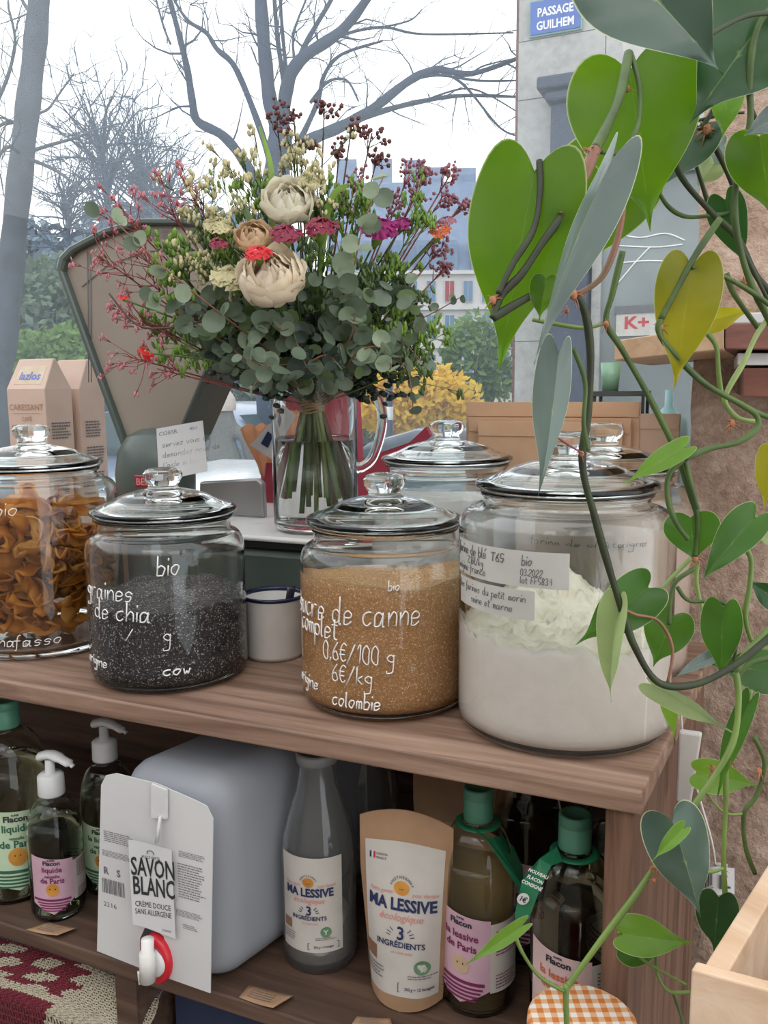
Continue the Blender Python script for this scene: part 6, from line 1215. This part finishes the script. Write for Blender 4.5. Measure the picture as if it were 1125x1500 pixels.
# cars
def car(label, x, Y, ln, m, rot, h=1.5):
    p = at(x, 640, Y); Mx = Matrix.Translation((p.x, p.y, ZG)) @ Matrix.Rotation(rot, 4, 'Z'); t = thing('car', label, 'car', V((p.x, p.y, ZG)), 'parked cars outside'); k = ln / 4.2
    prof = [(-2.1, .35), (-2.12, .7), (-1.95, .85), (-1.2, .95), (-.75, h - .1), (-.3, h), (.6, h), (1.1, h - .12), (1.6, 1.02), (2.0, .92), (2.1, .7), (2.08, .35)]
    def sec(y, ins): return [Mx @ V((x_ * k, y, z_ - (ins * .12 if z_ > 1.1 else 0))) for x_, z_ in prof]
    q = MB(); rows = [sec(-.82, 1), sec(-.86, 0.4), sec(-.6, 0), sec(.6, 0), sec(.86, .4), sec(.82, 1)]; n = len(prof)
    q.add([v for r in rows for v in r], [(a * n + i, (a + 1) * n + i, (a + 1) * n + i + 1, a * n + i + 1) for a in range(5) for i in range(n - 1)] + [tuple(range(n))[::-1], tuple(range(5 * n, 6 * n))]); q.build('car_body', m, t)
    wnd = [(-1.1, .97), (-.72, h - .14), (-.3, h - .07), (.55, h - .07), (1.02, h - .17), (1.4, 1.0)]
    for sy in (-.868, .868): q = MB(); q.add([Mx @ V((x_ * k, sy, z_)) for x_, z_ in wnd], [tuple(range(6))], False); q.build('side_window', 'car_glass', t)
    for xa, za, xb, zb_ in ((-1.22, .96, -.77, h - .12), (1.58, 1.04, 1.12, h - .13)):
        d_ = -.02 if xa < 0 else .02; q = MB(); q.add([Mx @ V(((xa + d_) * k, -.7, za + .01)), Mx @ V(((xa + d_) * k, .7, za + .01)), Mx @ V(((xb + d_) * k, .6, zb_ + .01)), Mx @ V(((xb + d_) * k, -.6, zb_ + .01))], [(0, 1, 2, 3)], False); q.build('windscreen', 'car_glass', t)
    for wx in (-1.35, 1.3):
        for sy in (-.8, .8):
            mb_ = MB().lathe([(0, -.1), (.3, -.1), (.32, -.06), (.32, .06), (.3, .1), (0, .1)], (0, 0, 0), 18); q = MB(); R9 = Mx @ Matrix.Translation((wx * k, sy, .32)) @ Matrix.Rotation(pi / 2, 4, 'X'); q.add([R9 @ V(v) for v in mb_.v], mb_.f); q.build('wheel', 'tyre', t)
car('dark parked car with pale roof beneath the yellow bush', 690, 6.4, 3.3, 'car_dark', TH + .1, 1.36); car('white parked car glimpsed beside the kraft envelopes', 840, 9.6, 3.6, 'car_white', TH + .2, 1.55)
car('blue-grey parked car outside left of the glass jug', 280, 9.6, 3.8, 'car_blue', TH); car('white car with low bonnet just outside the window', 300, 4.5, 3.2, 'car_white', TH + .1, 1.22)
# passer-by
pp = at(326, 640, 6.4); per = thing('person', 'person in pale beanie and striped knit jumper seen from behind outside', 'person', V((pp.x, pp.y, ZG)))
zh = at(326, 598, 6.4).z; b = V((pp.x, pp.y, 0)); HT = zh + .13 - ZG
me = bpy.data.meshes.new('body'); J = {'pel': (0, 0, HT * .52), 'ch': (0, 0, HT * .70), 'nk': (0, 0, HT * .83), 'hd': (0, -.01, HT * .90), 'ht': (0, 0, HT * .96), 'sl': (-.17, 0, HT * .80), 'el': (-.22, .03, HT * .63), 'wl': (-.18, -.1, HT * .52), 'sr': (.17, 0, HT * .80), 'er': (.22, .03, HT * .63), 'wr': (.18, -.1, HT * .52), 'hl': (-.09, 0, HT * .5), 'kl': (-.1, -.02, HT * .27), 'al': (-.1, .03, .06), 'fl': (-.1, -.12, .03), 'hr': (.09, 0, HT * .5), 'kr': (.1, .04, HT * .27), 'ar': (.1, .12, .06), 'fr': (.1, -.02, .03)}
E9 = [('pel', 'ch'), ('ch', 'nk'), ('nk', 'hd'), ('hd', 'ht'), ('nk', 'sl'), ('sl', 'el'), ('el', 'wl'), ('nk', 'sr'), ('sr', 'er'), ('er', 'wr'), ('pel', 'hl'), ('hl', 'kl'), ('kl', 'al'), ('al', 'fl'), ('pel', 'hr'), ('hr', 'kr'), ('kr', 'ar'), ('ar', 'fr')]
R9 = dict(pel=.15, ch=.16, nk=.06, hd=.095, ht=.08, sl=.075, el=.055, wl=.035, sr=.075, er=.055, wr=.035, hl=.10, kl=.07, al=.045, fl=.035, hr=.10, kr=.07, ar=.045, fr=.035)
kk = list(J); me.from_pydata([b + V(J[k]) + V((0, 0, ZG)) for k in kk], [(kk.index(a), kk.index(c2)) for a, c2 in E9], []); me.materials.append(M['knit'])
ob = bpy.data.objects.new('body', me); col.objects.link(ob); place(ob, per); sk = ob.modifiers.new('skin', 'SKIN')
for i, k in enumerate(kk): me.skin_vertices[0].data[i].radius = (R9[k], R9[k] * .8)
me.skin_vertices[0].data[0].use_root = True; ss = ob.modifiers.new('ss', 'SUBSURF'); ss.levels = 2; ss.render_levels = 2
hz = ZG + HT * .94; MB().lathe([(.104, -.05), (.108, -.01), (.102, .04), (.07, .09), (.03, .11), (0, .112)], (b.x, b.y, hz), 24).build('beanie', 'beanie', per); q = MB(); q.blob((b.x, b.y, hz + .125), .035, 10); q.build('pompom', 'beanie', per)
# wrapped bundles standing behind the scale, against the glass
mat('peach_paper', (.8, .42, .24), .7, (.65, .3, .16), 30, trans=.3); mat('pink_wrap', (.55, .08, .12), .5, (.42, .05, .09), 12, trans=.3)
wb_ = thing('wrapped_bundle', 'peach tissue bundle in red wrapping with a white card, behind the jug', 'bundle', ont(395, 720, .56)); c_ = ont(398, 660, .575); rr = random.Random(5)
q = MB()
def crump(a, b): an = 2 * pi * a; r = (.018 + .026 * b) * (1 + .16 * sin(an * 5 + b * 3) + .1 * sin(an * 11)); return V((c_.x + r * cos(an), c_.y + r * .6 * sin(an), c_.z - .045 + .085 * b + .006 * sin(an * 7)))
q.grid(crump, 48, 8); q.build('tissue', 'peach_paper', wb_)
q = MB(); q.lathe([(0, -.11), (.028, -.11), (.034, 0), (.03, .05), (0, .05)], (c_.x + .012, c_.y, c_.z - .07), 20, 1, .6); q.build('wrapping', 'pink_wrap', wb_)
P = [ont(*p, .53) for p in ((366, 652), (404, 612), (430, 625), (402, 675))]; q = MB(); q.prism(P, [p - nS * .001 for p in P]); q.build('card', 'paper_white', wb_)
P = [ont(*p, .528) for p in ((382, 650), (392, 632), (400, 638), (392, 656))]; q = MB(); q.prism(P, [p - nS * .001 for p in P]); q.build('card_mark', 'ink_navy', wb_)
rb = thing('red_ribbon_roll', 'translucent red strap stretched behind the jug handle', 'strap', ont(560, 690, .58)); P = [ont(*p, .585) for p in ((520, 700), (530, 672), (600, 648), (624, 625), (630, 638), (590, 672), (548, 720), (530, 760), (505, 760))]; q = MB(); q.prism(P, [p - nS * .012 for p in P]); q.build('strap', 'pink_wrap', rb)
rb2 = thing('pink_paper_bag', 'pink paper bag standing behind the glass jug', 'bag', ont(425, 720, .57)); q = MB(); P = [ont(*p, .60) for p in ((408, 600), (450, 590), (520, 575), (530, 760), (405, 760))]; q.prism(P, [p - nS * .02 for p in P]); q.build('bag_body', 'pink_wrap', rb2)
